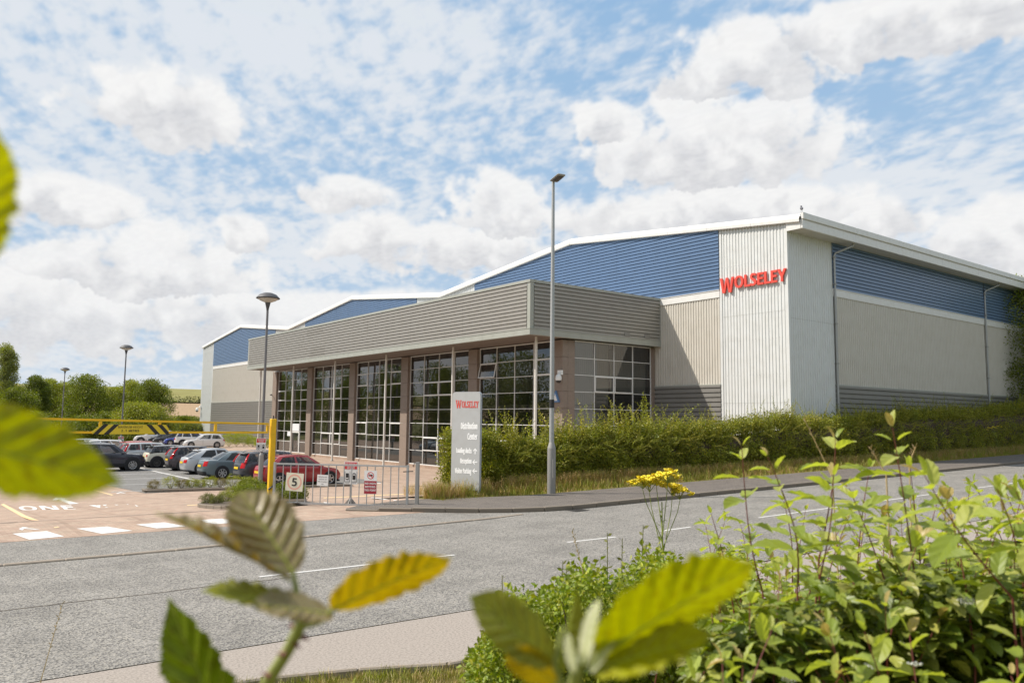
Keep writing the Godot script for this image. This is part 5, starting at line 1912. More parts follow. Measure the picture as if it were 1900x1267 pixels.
func leaf_mesh(length: float, wide: float, fold: float, curl: float, veins: float, pleat: float, saw: float, teeth: int, nl := 8, nw := 2) -> ArrayMesh:
	var b := MB.new()
	for s in [1.0, -1.0]:
		var rows := []
		for i in nl + 1:
			var row := PackedVector3Array()
			for k in nw + 1:
				row.append(leaf_point(float(i) / nl, float(k) / nw, s, length, wide, fold, curl, veins, pleat, saw, teeth))
			rows.append(row)
		b.grid(rows, s > 0)
	return b.mesh()

# midrib and side veins of the same leaf
func vein_mesh(length: float, wide: float, fold: float, curl: float, veins: float, pleat: float) -> ArrayMesh:
	var b := MB.new()
	var mid := PackedVector3Array()
	var rad := PackedFloat32Array()
	for i in 13:
		mid.append(leaf_point(i / 12.0, 0.0, 1.0, length, wide, fold, curl, veins, pleat, 0.0, 0))
		rad.append(lerpf(0.012, 0.003, i / 12.0))
	b.tube(mid, rad, 6, false)
	for s in [1.0, -1.0]:
		for k in int(veins):
			var p := PackedVector3Array()
			var t0 := (k + 0.25) / veins
			for i in 6:
				var f := i / 5.0 * 0.95
				var t := minf(t0 + f * 0.9 / veins, 0.98)
				p.append(leaf_point(t, f, s, length, wide, fold, curl, veins, pleat, 0.0, 0))
			b.tube(p, PackedFloat32Array([0.0035, 0.003, 0.0025, 0.002, 0.0015, 0.001]), 5, false)
	return b.mesh()

func cluster_mesh(n: int, r: float, leaf: float, sd: int, up := 0.4) -> ArrayMesh:
	var b := MB.new()
	rng.seed = sd
	for i in n:
		var c := Vector3(rng.randf_range(-1, 1), rng.randf_range(-1, 1), rng.randf_range(-1, 1)) * r
		var d := (c.normalized() + Vector3(rng.randf_range(-1, 1), rng.randf_range(-1, 1), rng.randf_range(-1, 1)) * 0.8).normalized()
		var n0 := (Vector3(rng.randf_range(-1, 1), up + rng.randf(), rng.randf_range(-1, 1))).normalized()
		var s := d.cross(n0).normalized()
		var nn := s.cross(d)
		var l := leaf * rng.randf_range(0.7, 1.2)
		var w := l * 0.32
		var tip := c + d * l
		var mid := c + d * l * 0.45
		b.tri(c, mid + s * w + nn * w * 0.3, tip)
		b.tri(c, tip, mid - s * w + nn * w * 0.3)
	return b.mesh()

func shoot_mesh(h: float, leaf: float, sd: int, lean := 0.15) -> ArrayMesh:
	var b := MB.new()
	rng.seed = sd
	var path := PackedVector3Array()
	var a := rng.randf_range(0, TAU)
	var side := Vector3(cos(a), 0, sin(a))
	for i in 6:
		var t := i / 5.0
		path.append(Vector3(0, h * t, 0) + side * lean * h * t * t)
	b.tube(path, PackedFloat32Array([0.006, 0.005, 0.004, 0.004, 0.003, 0.002]), 4, false)
	var n := int(h / 0.028)
	for i in n:
		var t := (i + 0.5) / n
		var k := t * 5.0
		var p := path[int(k)].lerp(path[mini(int(k) + 1, 5)], k - int(k))
		var an := i * 2.4
		var d := (Vector3(cos(an), 0.55, sin(an))).normalized()
		var s := d.cross(Vector3.UP).normalized().rotated(d, rng.randf_range(-1.3, 1.3))
		var l := leaf * (1.1 - 0.5 * t) * rng.randf_range(0.8, 1.2)
		b.tri(p, p + d * l * 0.5 + s * l * 0.27, p + d * l)
		b.tri(p, p + d * l, p + d * l * 0.5 - s * l * 0.27)
	return b.mesh()

func grass_mesh(n: int, r: float, h: float, sd: int, seed_heads := false) -> ArrayMesh:
	var b := MB.new()
	rng.seed = sd
	for i in n:
		var a := rng.randf_range(0, TAU)
		var p := Vector3(cos(a), 0, sin(a)) * r * sqrt(rng.randf())
		var la := rng.randf_range(0, TAU)
		var lean := Vector3(cos(la), 0, sin(la)) * h * rng.randf_range(0.1, 0.55)
		var hh := h * rng.randf_range(0.55, 1.1)
		var wv := Vector3(-sin(la + 0.6), 0, cos(la + 0.6)) * (0.006 if h > 0.15 else 0.0026)
		var m := p + lean * 0.3 + Vector3(0, hh * 0.6, 0)
		var t := p + lean + Vector3(0, hh, 0)
		b.quad(p - wv, p + wv, m + wv * 0.8, m - wv * 0.8)
		b.tri(m - wv * 0.8, m + wv * 0.8, t)
		if seed_heads and i % 3 == 0:
			for k in 4:
				var q := m.lerp(t, 0.55 + k * 0.14)
				var s := Vector3(cos(k * 2.1), 0.6, sin(k * 2.1)) * 0.022
				b.tri(q, q + s + wv * 2.0, q + s * 1.6)
	return b.mesh()

func rnd_basis(sc: float, tilt := 0.5) -> Basis:
	return Basis.from_euler(Vector3(rng.randf_range(-tilt, tilt), rng.randf_range(0, TAU), rng.randf_range(-tilt, tilt))).scaled(Vector3.ONE * sc)

func tinted(a: Color, spread: float) -> Color:
	var k := 1.0 + rng.randf_range(-spread, spread)
	return Color(a.r * k * (1.0 + rng.randf_range(-0.12, 0.12)), a.g * k, a.b * k * (1.0 + rng.randf_range(-0.2, 0.2)))

var clumps := []
func make_leaf_stock() -> void:
	leaf_mat("leaf", Color(1, 1, 1), Color(0.85, 0.88, 0.3), 0.5)
	leaf_mat("grass_blade", Color(1, 1, 1), Color(0.5, 0.5, 0.35), 0.6)
	for i in 3:
		clumps.append(cluster_mesh(9, 0.16, 0.085, 100 + i))
	mat("bark", col(0.09, 0.07, 0.05), 0.9)
	mat("twig", col(0.07, 0.045, 0.03), 0.85)
	mat("red_stem", col(0.16, 0.035, 0.03), 0.6)
	mat("green_stem", col(0.24, 0.28, 0.06), 0.6)
	mat("thorn_stem", col(0.3, 0.33, 0.1), 0.5)

func make_hedge() -> void:
	var o := thing("hedge", "long unclipped dark green hedge with loose upright shoots behind the pavement", "hedge", Vector3.ZERO)
	var top := func(x: float) -> float: return interp([[15.0, 1.35], [16.5, 1.5], [24.0, 1.95], [35.0, 2.55], [50.0, 3.25], [70.0, 4.0], [90.0, 4.7]], x)
	# solid dark shell in place of twigs, painted as the shaded inside
	var b := MB.new()
	var rows := []
	var xs := []
	var x := 16.0
	while x < 84.0:
		xs.append(x)
		x += 1.2
	for k in 5:
		var row := PackedVector3Array()
		for xx in xs:
			var g := terrain(xx, -21.8)
			var ty: float = top.call(xx) - 0.3
			match k:
				0: row.append(Vector3(xx, g, -21.95))
				1: row.append(Vector3(xx, ty - 0.3, -21.9))
				2: row.append(Vector3(xx, ty, -22.2))
				3: row.append(Vector3(xx, ty - 0.2, -22.75))
				4: row.append(Vector3(xx, g - 0.3, -22.85))
		rows.append(row)
	b.grid(rows, true)
	bpart("dark_twig_core", b, M.twig, o)
	rng.seed = 200
	var bulge := noise(0.35, 3, FastNoiseLite.TYPE_SIMPLEX_SMOOTH, 31)
	var where := [[], [], []]
	var tint := [PackedColorArray(), PackedColorArray(), PackedColorArray()]
	for i in 42000:
		var u := pow(rng.randf(), 1.7)
		var px := lerpf(15.6, 80.0, u)
		var g := terrain(px, -21.6)
		var ty: float = top.call(px)
		var p: Vector3
		var r := rng.randf()
		var nb := bulge.get_noise_2d(px * 3.0, 0.0) * 1.3 + bulge.get_noise_2d(px * 0.7, 50.0) * 1.2
		if r < 0.6:
			var v := rng.randf()
			var yy := lerpf(g + 0.3, ty + nb * 0.2, v)
			var bg := bulge.get_noise_3d(px * 3.0, yy * 3.0, 7.0) * 0.5
			p = Vector3(px, yy, -21.6 + bg - 0.65 * pow(v, 2.5) - rng.randf() * 0.22)
		elif r < 0.93:
			p = Vector3(px, ty + nb * 0.22 + rng.randf_range(-0.25, 0.3) * (0.4 + rng.randf()), -21.85 - rng.randf() * 1.0)
		else:
			p = Vector3(15.7 + rng.randf_range(-0.3, 0.2), lerpf(0.25, 2.1, pow(rng.randf(), 1.2)), -21.6 - rng.randf() * 2.6)
		var k := i % 3
		where[k].append(Transform3D(rnd_basis(rng.randf_range(0.6, 1.05), 1.2), p))
		var hi := clampf((p.y - ty + 0.7) / 0.8, 0.0, 1.0)
		tint[k].append(tinted(Color(0.22, 0.235, 0.022) if rng.randf() > 0.35 else Color(0.36, 0.34, 0.04), 0.45))
	for k in 3:
		many("foliage", clumps[k], M.leaf, where[k], tint[k], o)
	# loose shoots
	for k in 3:
		var sm := shoot_mesh(0.75 + 0.2 * k, 0.085, 300 + k, 0.12 + 0.12 * k)
		var w := []
		var t := PackedColorArray()
		rng.seed = 310 + k
		for i in 1500:
			var px := lerpf(15.7, 74.0, pow(rng.randf(), 1.5))
			var ty: float = top.call(px)
			if bulge.get_noise_2d(px * 2.2, 90.0) + rng.randf() * 0.5 < 0.2:
				continue
			if i % 5 < 3:
				w.append(Transform3D(rnd_basis(rng.randf_range(0.5, 1.5) * (1.15 if px < 26.0 else 0.9), 0.4), Vector3(px, ty - 0.3 + rng.randf_range(-0.15, 0.1), -21.8 - rng.randf() * 1.0)))
			else:
				var out := Basis(Vector3.RIGHT, rng.randf_range(0.7, 1.7)) * Basis(Vector3.UP, rng.randf_range(0, TAU))
				w.append(Transform3D((Basis(Vector3.UP, rng.randf_range(-0.6, 0.6)) * out).scaled(Vector3.ONE * rng.randf_range(0.35, 0.75)), Vector3(px, lerpf(0.9, ty - 0.1, pow(rng.randf(), 0.6)), -21.75)))
			t.append(tinted(Color(0.36, 0.34, 0.05) if rng.randf() > 0.3 else Color(0.25, 0.26, 0.03), 0.25))
		many("shoots", sm, M.leaf, w, t, o)
	# dry grass along its foot
	var dg := Node3D.new()
	dg.name = "dry_grass"
	add_child(dg)
	dg.set_meta("kind", "stuff")
	for k in 3:
		var gm := grass_mesh(9, 0.1, [0.5, 0.38, 0.2][k], 400 + k, k == 0)
		var w := []
		var t := PackedColorArray()
		rng.seed = 410 + k
		for i in [5200, 4200, 4200][k]:
			var px := lerpf(13.0, 70.0, pow(rng.randf(), 1.8))
			var zz := rng.randf_range(-21.8, -21.0) if k == 0 else (rng.randf_range(-21.7, -20.4) if k == 1 else rng.randf_range(-21.0, -19.86))
			if px < 15.2 and zz < -21.0:
				zz = rng.randf_range(-21.2, -20.6)
			if px < 15.8 and zz > -20.2:
				continue
			if px < 15.9 and k < 2 and rng.randf() < 0.8:
				continue
			w.append(Transform3D(rnd_basis(rng.randf_range(0.7, 1.3), 0.15), on_ground(px, zz, -0.06)))
			var dry := Color(0.46, 0.31, 0.12) if rng.randf() < [0.6, 0.35, 0.3][k] else Color(0.3, 0.31, 0.035)
			t.append(tinted(dry, 0.25))
		var mm := many("dry_grass", gm, M.grass_blade, w, t, self)
		mm.name = numbered("dry_grass")
		tag(mm, ["tall dry seeding grass along the foot of the hedge", "mixed dry and green grass between hedge and pavement", "short grass at the back edge of the pavement"][k], "grass")
	dg.free()

func make_tree(called: String, label: String, base: Vector3, h: float, rx: float, crown0: float, n: int, c1: Color, c2: Color, sd: int, group: String, shape := 0, leafk := 1.0) -> Node3D:
	var o := thing(called, label, "tree", base, 0.0, group)
	rng.seed = sd
	var b := MB.new()
	var tr := PackedVector3Array()
	var rad := PackedFloat32Array()
	for i in 7:
		var t := i / 6.0
		tr.append(Vector3(sin(t * 4.0 + sd) * 0.12 * h * 0.1, h * 0.92 * t - 0.1, cos(t * 3.0 + sd) * 0.1 * h * 0.1))
		rad.append(lerpf(0.024 * h, 0.004 * h, t))
	b.tube(tr, rad, 8, false)
	# lobes of the crown, each on a limb
	var lobes := []
	var nl := 16
	for i in nl:
		var t := (i + 0.5) / nl
		var y := lerpf(crown0, h * 0.97, t)
		var k := (y - crown0) / (h - crown0)
		var w: float
		if shape == 1:
			w = rx * pow(1.0 - k, 0.6) * (0.85 + 0.2 * sin(k * 11.0)) + 0.25
		else:
			w = rx * sqrt(maxf(0.05, 1.0 - pow(absf(k - 0.42) / 0.62, 2.2)))
		var a := i * 2.4 + rng.randf_range(-0.5, 0.5)
		var off := w * rng.randf_range(0.35, 0.72)
		var c := Vector3(cos(a) * off, y, sin(a) * off)
		var r := maxf(w * rng.randf_range(0.4, 0.62), 0.12 * h * 0.5)
		lobes.append([c, r])
		var k0 := clampf((y - h * 0.12) / h, 0.08, 0.85)
		var s := tr[int(k0 * 6.0)]
		b.tube(PackedVector3Array([s, s.lerp(c, 0.55) + Vector3(0, -0.03 * h, 0), c]), PackedFloat32Array([0.009 * h, 0.006 * h, 0.002 * h]), 5, false)
	bpart("trunk", b, M.bark, o)
	var where := [[], [], []]
	var tint := [PackedColorArray(), PackedColorArray(), PackedColorArray()]
	for i in n:
		var l: Array = lobes[rng.randi() % nl]
		var d := Vector3(rng.randf_range(-1, 1), rng.randf_range(-0.8, 1), rng.randf_range(-1, 1)).normalized()
		var rr: float = l[1] * (0.55 + 0.5 * pow(rng.randf(), 0.5)) * (1.0 + 0.25 * sin(d.x * 7.0 + l[0].y) * cos(d.z * 6.0))
		var p: Vector3 = l[0] + d * rr * Vector3(1, 0.78, 1)
		if p.y > h:
			p.y = h - rng.randf() * 0.3
		where[i % 3].append(Transform3D(rnd_basis(leafk * rng.randf_range(0.75, 1.3), 1.2), p))
		tint[i % 3].append(tinted(c1.lerp(c2, rng.randf()), 0.25))
	for k in 3:
		many("crown", clumps[k], M.leaf, where[k], tint[k], o)
	return o

func make_trees() -> void:
	var dk := Color(0.140, 0.173, 0.018)
	var md := Color(0.240, 0.265, 0.029)
	var lt := Color(0.380, 0.388, 0.063)
	var gy := Color(0.24, 0.26, 0.13)
	var g := "trees along the far side of the car park"
	# px of trunk, top row, half width in pixels, depth
	for q in [[14, 640, 34, 128, gy, lt, 1, "tall thin pale birch rising above the other trees"], [38, 722, 40, 124, dk, md, 0, "round dark bush-like tree at the foot of the pale birch"], [72, 700, 26, 132, dk, dk, 0, "small dark hawthorn behind the smallest saucer lamp"],
			[92, 706, 36, 138, md, lt, 0, "pale leafy tree between the dark hawthorn and the round dark tree"], [126, 712, 34, 140, md, lt, 0, "pale feathery tree behind the round dark tree"], [164, 700, 50, 116, dk, md, 0, "broad dark green tree with an uneven pointed top"],
			[212, 722, 38, 126, md, lt, 0, "light olive tree between the broad dark tree and the tall lamp"], [248, 708, 32, 130, md, lt, 0, "light green tree with a loose open crown"], [282, 708, 34, 122, dk, md, 0, "mid green tree at the open field end of the row"],
			[262, 752, 50, 108, lt, md, 0, "low pale willow-like bush in front of the mid green trees"], [346, 776, 26, 150, dk, md, 0, "low dark bush beside the white end of the warehouse"], [356, 788, 30, 120, md, gy, 0, "grey-green bush at the base of the warehouse end"]]:
		var d: float = q[3]
		var top := at_d(q[0], q[1], d)
		var base := Vector3(top.x, FLOOR, top.z)
		var h := top.y - FLOOR
		var rx: float = q[2] * d / F
		make_tree("tree", q[7], base, h, rx, h * (0.12 if q[6] == 0 else 0.25), 2600, q[4], q[5], int(q[0]) * 7 + 5, g, q[6], 2.3)
	# low growth filling under them
	for i in 8:
		var c := at_d(-20 + i * 44, 790, 104 + (i % 3) * 4)
		make_tree("undergrowth_bush", "low dark bush filling the gap under the car park trees", Vector3(c.x, FLOOR, c.z), 2.6 + (i % 3) * 0.5, 2.6, 0.1, 900, dk, md, 900 + i, "bushes under the car park trees", 0, 2.2)
	# the row goes on outside the frame: it is what the office windows mirror
	rng.seed = 555
	for i in 34:
		var z := -46.0 - i * 5.8
		var x := -7.0 - (i % 3) * 2.2
		make_tree("boundary_tree", "leafy boundary tree opposite the office front", Vector3(x, FLOOR, z), [9.5, 11.8, 8.8, 12.6, 10.4][i % 5] + i * 0.06, 3.7, 0.3, 800, dk, md, 700 + i, "boundary trees opposite the office front", 0, 3.1)
	# trees on the bank behind the viewer: the shaded walls and panes face them
	for i in 13:
		make_tree("bank_tree", "tall leafy tree on the planted bank facing the warehouse side wall", on_ground(-14.0 + i * 7.5, 11.0 + (i % 3) * 3.0), [11.0, 13.5, 9.5, 12.5][i % 4], 4.2, 1.5, 1200, dk, md, 600 + i, "trees on the bank facing the side wall", 0, 2.8)
	# oak by the right end of the hedge
	var op := on_ground(66.6, -21.4)
	make_tree("oak_tree", "leafy green tree standing over the far end of the hedge", op, 12.6, 4.7, 2.0, 6500, Color(0.140, 0.184, 0.018), Color(0.240, 0.265, 0.032), 812, "", 0, 1.7)
	# hedgerow between the far fields
	var hr := MB.new()
	var w := []
	var t := PackedColorArray()
	rng.seed = 71
	for i in 1500:
		var x := rng.randf_range(-140, 110)
		var z := -356.0 + rng.randf_range(-2, 2)
		w.append(Transform3D(rnd_basis(rng.randf_range(5, 8), 1.2), on_ground(x, z, rng.randf_range(0.2, 2.2))))
		t.append(tinted(Color(0.050, 0.061, 0.008), 0.25))
	var hg := many("field_hedge", clumps[0], M.leaf, w, t, self)
	tag(hg, "dark hedgerow dividing the brown and green fields on the hill", "hedge")

func box_shrub(px: float, py: float, wide: float, label: String, group: String, c1: Color, k := 1.0, called := "box_shrub", tall := 0.8) -> void:
	var p := gnd(px, py)
	var o := thing(called, label, "shrub", p, 0.0, group)
	rng.seed = int(px * 3.0 + py)
	var b := MB.new()
	for i in 5:
		var a := TAU * i / 5.0
		b.tube(PackedVector3Array([Vector3.ZERO, Vector3(cos(a) * wide * 0.2, wide * 0.4 * tall, sin(a) * wide * 0.2), Vector3(cos(a) * wide * 0.35, wide * 0.7 * tall, sin(a) * wide * 0.35)]), PackedFloat32Array([0.012, 0.008, 0.004]), 4, false)
	bpart("stems", b, M.twig, o)
	var where := []
	var tint := PackedColorArray()
	var n := int((330 if called == "box_shrub" else 150) * k)
	var cl := 0.5 if called == "box_shrub" else 1.0
	for i in n:
		var d := Vector3(rng.randf_range(-1, 1), rng.randf_range(-0.7, 1), rng.randf_range(-1, 1)).normalized()
		var r := wide * 0.5 * (0.62 + 0.3 * rng.randf()) * (1.0 + 0.14 * sin(d.x * 6.0 + px))
		where.append(Transform3D(rnd_basis(rng.randf_range(0.4, 0.7) * cl, 1.2), Vector3(0, wide * 0.5 * tall, 0) + d * r * Vector3(1, tall, 1)))
		tint.append(tinted(c1 if rng.randf() > 0.35 else c1 * 0.6, 0.25))
	many("foliage", clumps[int(px) % 3], M.leaf, where, tint, o)

func make_beds() -> void:
	# long bed with small clipped shrubs, at the edge of the car park
	var bed := thing("planting_bed", "long kerbed soil bed with a row of small round shrubs beside the car park", "flower bed", Vector3.ZERO)
	var a := gnd(266, 914.5)
	var c := gnd(655, 902)
	var b := MB.new()
	var r0 := PackedVector3Array()
	var r1 := PackedVector3Array()
	for i in 12:
		var t := i / 11.0
		var p := a.lerp(c, t)
		r0.append(on_ground(p.x, p.z, 0.09))
		r1.append(on_ground(p.x + 0.1, p.z - lerpf(1.0, 0.4, t), 0.09))
	b.grid([r0, r1], true)
	bpart("soil", b, M.bed_soil, bed)
	rng.seed = 15
	kerb_run(bed, PackedVector2Array([Vector2(a.x + 0.2, a.z - 1.0), Vector2(a.x, a.z), Vector2(c.x, c.z), Vector2(c.x + 0.1, c.z - 0.45)]), 0.1, 0.12, M.kerb_stone, 0.6)
	var yg := Color(0.360, 0.367, 0.023)
	for q in [[284, 910, 0.62], [315, 909, 0.85], [336, 908.5, 0.62], [354, 908, 0.66], [371, 907.5, 0.6], [389, 906.8, 0.78], [408, 906, 0.66], [430, 906, 0.85], [453, 904.4, 0.66], [470, 903.6, 0.64], [523, 902, 0.7], [561, 900.4, 0.72], [582, 899.4, 0.7], [598, 898.6, 0.6], [613, 898, 0.75]]:
		box_shrub(q[0], q[1], q[2], "small round yellow-green shrub in the long kerbed bed", "small round shrubs in the long bed", yg if int(q[0]) % 4 else Color(0.26, 0.2, 0.07), 1.0)
	# corner bed by the yellow post
	var bed2 := thing("planting_bed", "corner soil bed with leafy shrubs around the yellow post", "flower bed", Vector3.ZERO)
	var pts := [gnd(366, 941.5), gnd(420, 945.5), gnd(500, 944), gnd(566, 938), gnd(560, 912), gnd(430, 914)]
	b = MB.new()
	for i in range(1, pts.size() - 1):
		b.tri(pts[0] + Vector3(0, 0.1, 0), pts[i] + Vector3(0, 0.1, 0), pts[i + 1] + Vector3(0, 0.1, 0))
	bpart("soil", b, M.bed_soil, bed2)
	var loop := PackedVector2Array()
	for i in 5:
		loop.append(Vector2(pts[(i + 5) % 6].x, pts[(i + 5) % 6].z))
	kerb_run(bed2, loop, 0.1, 0.11, M.kerb_stone, 0.6)
	for q in [[384, 939, 0.5, 0.12], [400, 940, 0.45, 0.12], [418, 936, 0.6, 0.2], [432, 928, 0.7, 0.22], [446, 938, 0.6, 0.22]]:
		box_shrub(q[0], q[1], q[2], "low bushy plant in the corner bed by the yellow post", "low plants in the corner bed", Color(q[3] * 1.6, q[3] * 1.65, 0.06), 0.9)
	for q in [[452, 930, 0.75], [476, 933, 0.8], [528, 931, 0.8], [548, 932, 0.75], [462, 921, 0.9]]:
		box_shrub(q[0], q[1], q[2], "loose leafy green shrub beside the yellow post and bar gate", "leafy shrubs by the yellow post", Color(0.240, 0.275, 0.027), 2.2, "leafy_shrub", 0.8)
	# shrubs along the far wall
	for q in [[424, 829, 2.6], [438, 828.5, 3.0], [452, 828, 2.8], [468, 829, 2.0], [482, 830, 1.7], [496, 831, 1.6]]:
		box_shrub(q[0], q[1], q[2], "bright green shrub along the far grey warehouse wall", "shrubs along the far wall", Color(0.340, 0.388, 0.023), 5.0, "wall_shrub", 0.62)
	# dry tufts by the gate post and sign
	for k in 2:
		var gm := grass_mesh(12, 0.12, 0.55, 450 + k, true)
		var w := []
		var t := PackedColorArray()
		rng.seed = 460 + k
		for i in 90:
			var p := gnd(rng.randf_range(748, 830) if rng.randf() < 0.6 else rng.randf_range(830, 905), rng.randf_range(908, 922))
			w.append(Transform3D(rnd_basis(rng.randf_range(0.3, 0.8), 0.2), p - Vector3(0, 0.04, 0)))
			t.append(tinted(Color(0.55, 0.4, 0.17), 0.2))
		var mm := many("grass_tuft", gm, M.grass_blade, w, t, self)
		mm.name = numbered("grass_tuft")
		tag(mm, ["straw-coloured dry grass around the gate post", "straw-coloured dry grass at the feet of the grey sign board"][k], "grass")

# a leaf of mesh me from p towards q with its upper face towards n
func leaf_at(me: Mesh, m: Material, parent: Node, p: Vector3, dir: Vector3, n: Vector3, sc: float, called := "leaf") -> MeshInstance3D:
	var x := dir.normalized()
	var z := x.cross(n).normalized()
	var y := z.cross(x)
	return part(called, me, m, parent, Transform3D(Basis(x * sc, y * sc, z * sc), p))

func make_verge() -> void:
	for k in 2:
		var gm := grass_mesh(12, 0.07, [0.07, 0.11][k], 500 + k)
		var w := []
		var t := PackedColorArray()
		rng.seed = 510 + k
		for i in 9000:
			var x := rng.randf_range(0.5, 12.0)
			var z := rng.randf_range(-7.85, -3.6)
			if z < verge_edge(x) + 0.05:
				continue
			w.append(Transform3D(rnd_basis(rng.randf_range(0.6, 1.3), 0.3), on_ground(x, z, -0.06)))
			t.append(tinted(Color(0.260, 0.275, 0.027) if rng.randf() > 0.4 else Color(0.42, 0.33, 0.14), 0.25))
		var mm := many("verge_grass", gm, M.grass_blade, w, t, self)
		mm.name = numbered("verge_grass")
		tag(mm, ["short mown grass on the near verge", "slightly longer grass blades on the near verge"][k], "grass")

func ragwort(p: Vector3, tip: Vector3, label: String, k: float, nh: int) -> void:
	var o := thing("ragwort", label, "flower", p)
	rng.seed = int(tip.x * 100.0)
	var up := tip - p
	var h := up.length()
	var b := MB.new()
	b.tube(PackedVector3Array([Vector3.ZERO, up * 0.35 + Vector3(0.02, 0, 0.01), up * 0.75, up * 0.9]), PackedFloat32Array([0.007, 0.006, 0.0045, 0.003]), 6, false)
	var heads := []
	var side := CB.x
	var deep := Vector3(-CB.z.x, 0, -CB.z.z).normalized()
	var nb := 6
	for br in nb:
		var f := (br + 0.5) / nb * 2.0 - 1.0
		var c0 := up + (side * f * 0.15 + deep * rng.randf_range(-0.08, 0.08) + Vector3(0, rng.randf_range(-0.06, 0.05) - absf(f) * 0.02, 0)) * k
		var s0 := up * rng.randf_range(0.66, 0.8)
		var m := s0.lerp(c0, 0.6) + side * f * 0.025 * k
		b.tube(PackedVector3Array([s0, m, c0 - Vector3(0, 0.035, 0) * k]), PackedFloat32Array([0.0028, 0.0022, 0.0016]), 5, false)
		for i in int(nh / nb):
			var a := i * 2.4 + br
			var r := 0.062 * k * sqrt((i + 0.3) / (nh / nb))
			var c := c0 + Vector3(cos(a) * r, rng.randf_range(-0.022, 0.012) * k - r * 0.3, sin(a) * r)
			heads.append(c)
			b.tube(PackedVector3Array([m.lerp(c0, 0.55), c]), PackedFloat32Array([0.002, 0.0013]), 4, false)
	bpart("stem", b, M.green_stem, o)
	var fl := MB.new()
	for j in 8:
		var a := TAU * j / 8.0
		var d := Vector3(cos(a), 0.1, sin(a))
		var s := Vector3(-sin(a), 0, cos(a)) * 0.0035
		fl.quad(d * 0.003 - s * 0.6, d * 0.003 + s * 0.6, d * 0.012 + s, d * 0.012 - s)
	fl.lathe(Transform3D(), [[0.005, -0.006], [0.005, 0.002], [0.0, 0.004]], 8)
	var fm := fl.mesh()
	for c in heads:
		var fh := Node3D.new()
		var w := []
		for j in 7:
			w.append(Transform3D(rnd_basis(k * rng.randf_range(0.85, 1.25), 0.5), c + Vector3(rng.randf_range(-1, 1) * 0.022, rng.randf_range(-0.4, 1) * 0.012, rng.randf_range(-1, 1) * 0.022) * k))
		fh.free()
		var mb := MB.new()
		var arr := fm.surface_get_arrays(0)
		for t in w:
			var base := mb.v.size()
			for q in arr[Mesh.ARRAY_VERTEX]:
				mb.v.append(t * q)
			for q in arr[Mesh.ARRAY_NORMAL]:
				mb.n.append((t.basis * q).normalized())
			for q in arr[Mesh.ARRAY_INDEX]:
				mb.idx.append(base + q)
		bpart("flower_head", mb, M.yellow_petal, o)
	# feathery leaves up the stem
	for i in 46:
		var t := 0.06 + i * 0.018
		var a := i * 2.4
		var d := Vector3(cos(a), 0.7, sin(a)).normalized()
		leaf_at(M_leaf.feather, M.ragwort_leaf, o, up * t, d, Vector3(-d.x, 1.2, -d.z), k * rng.randf_range(0.7, 1.1) * (1.2 - t * 0.6))

var M_leaf := {}

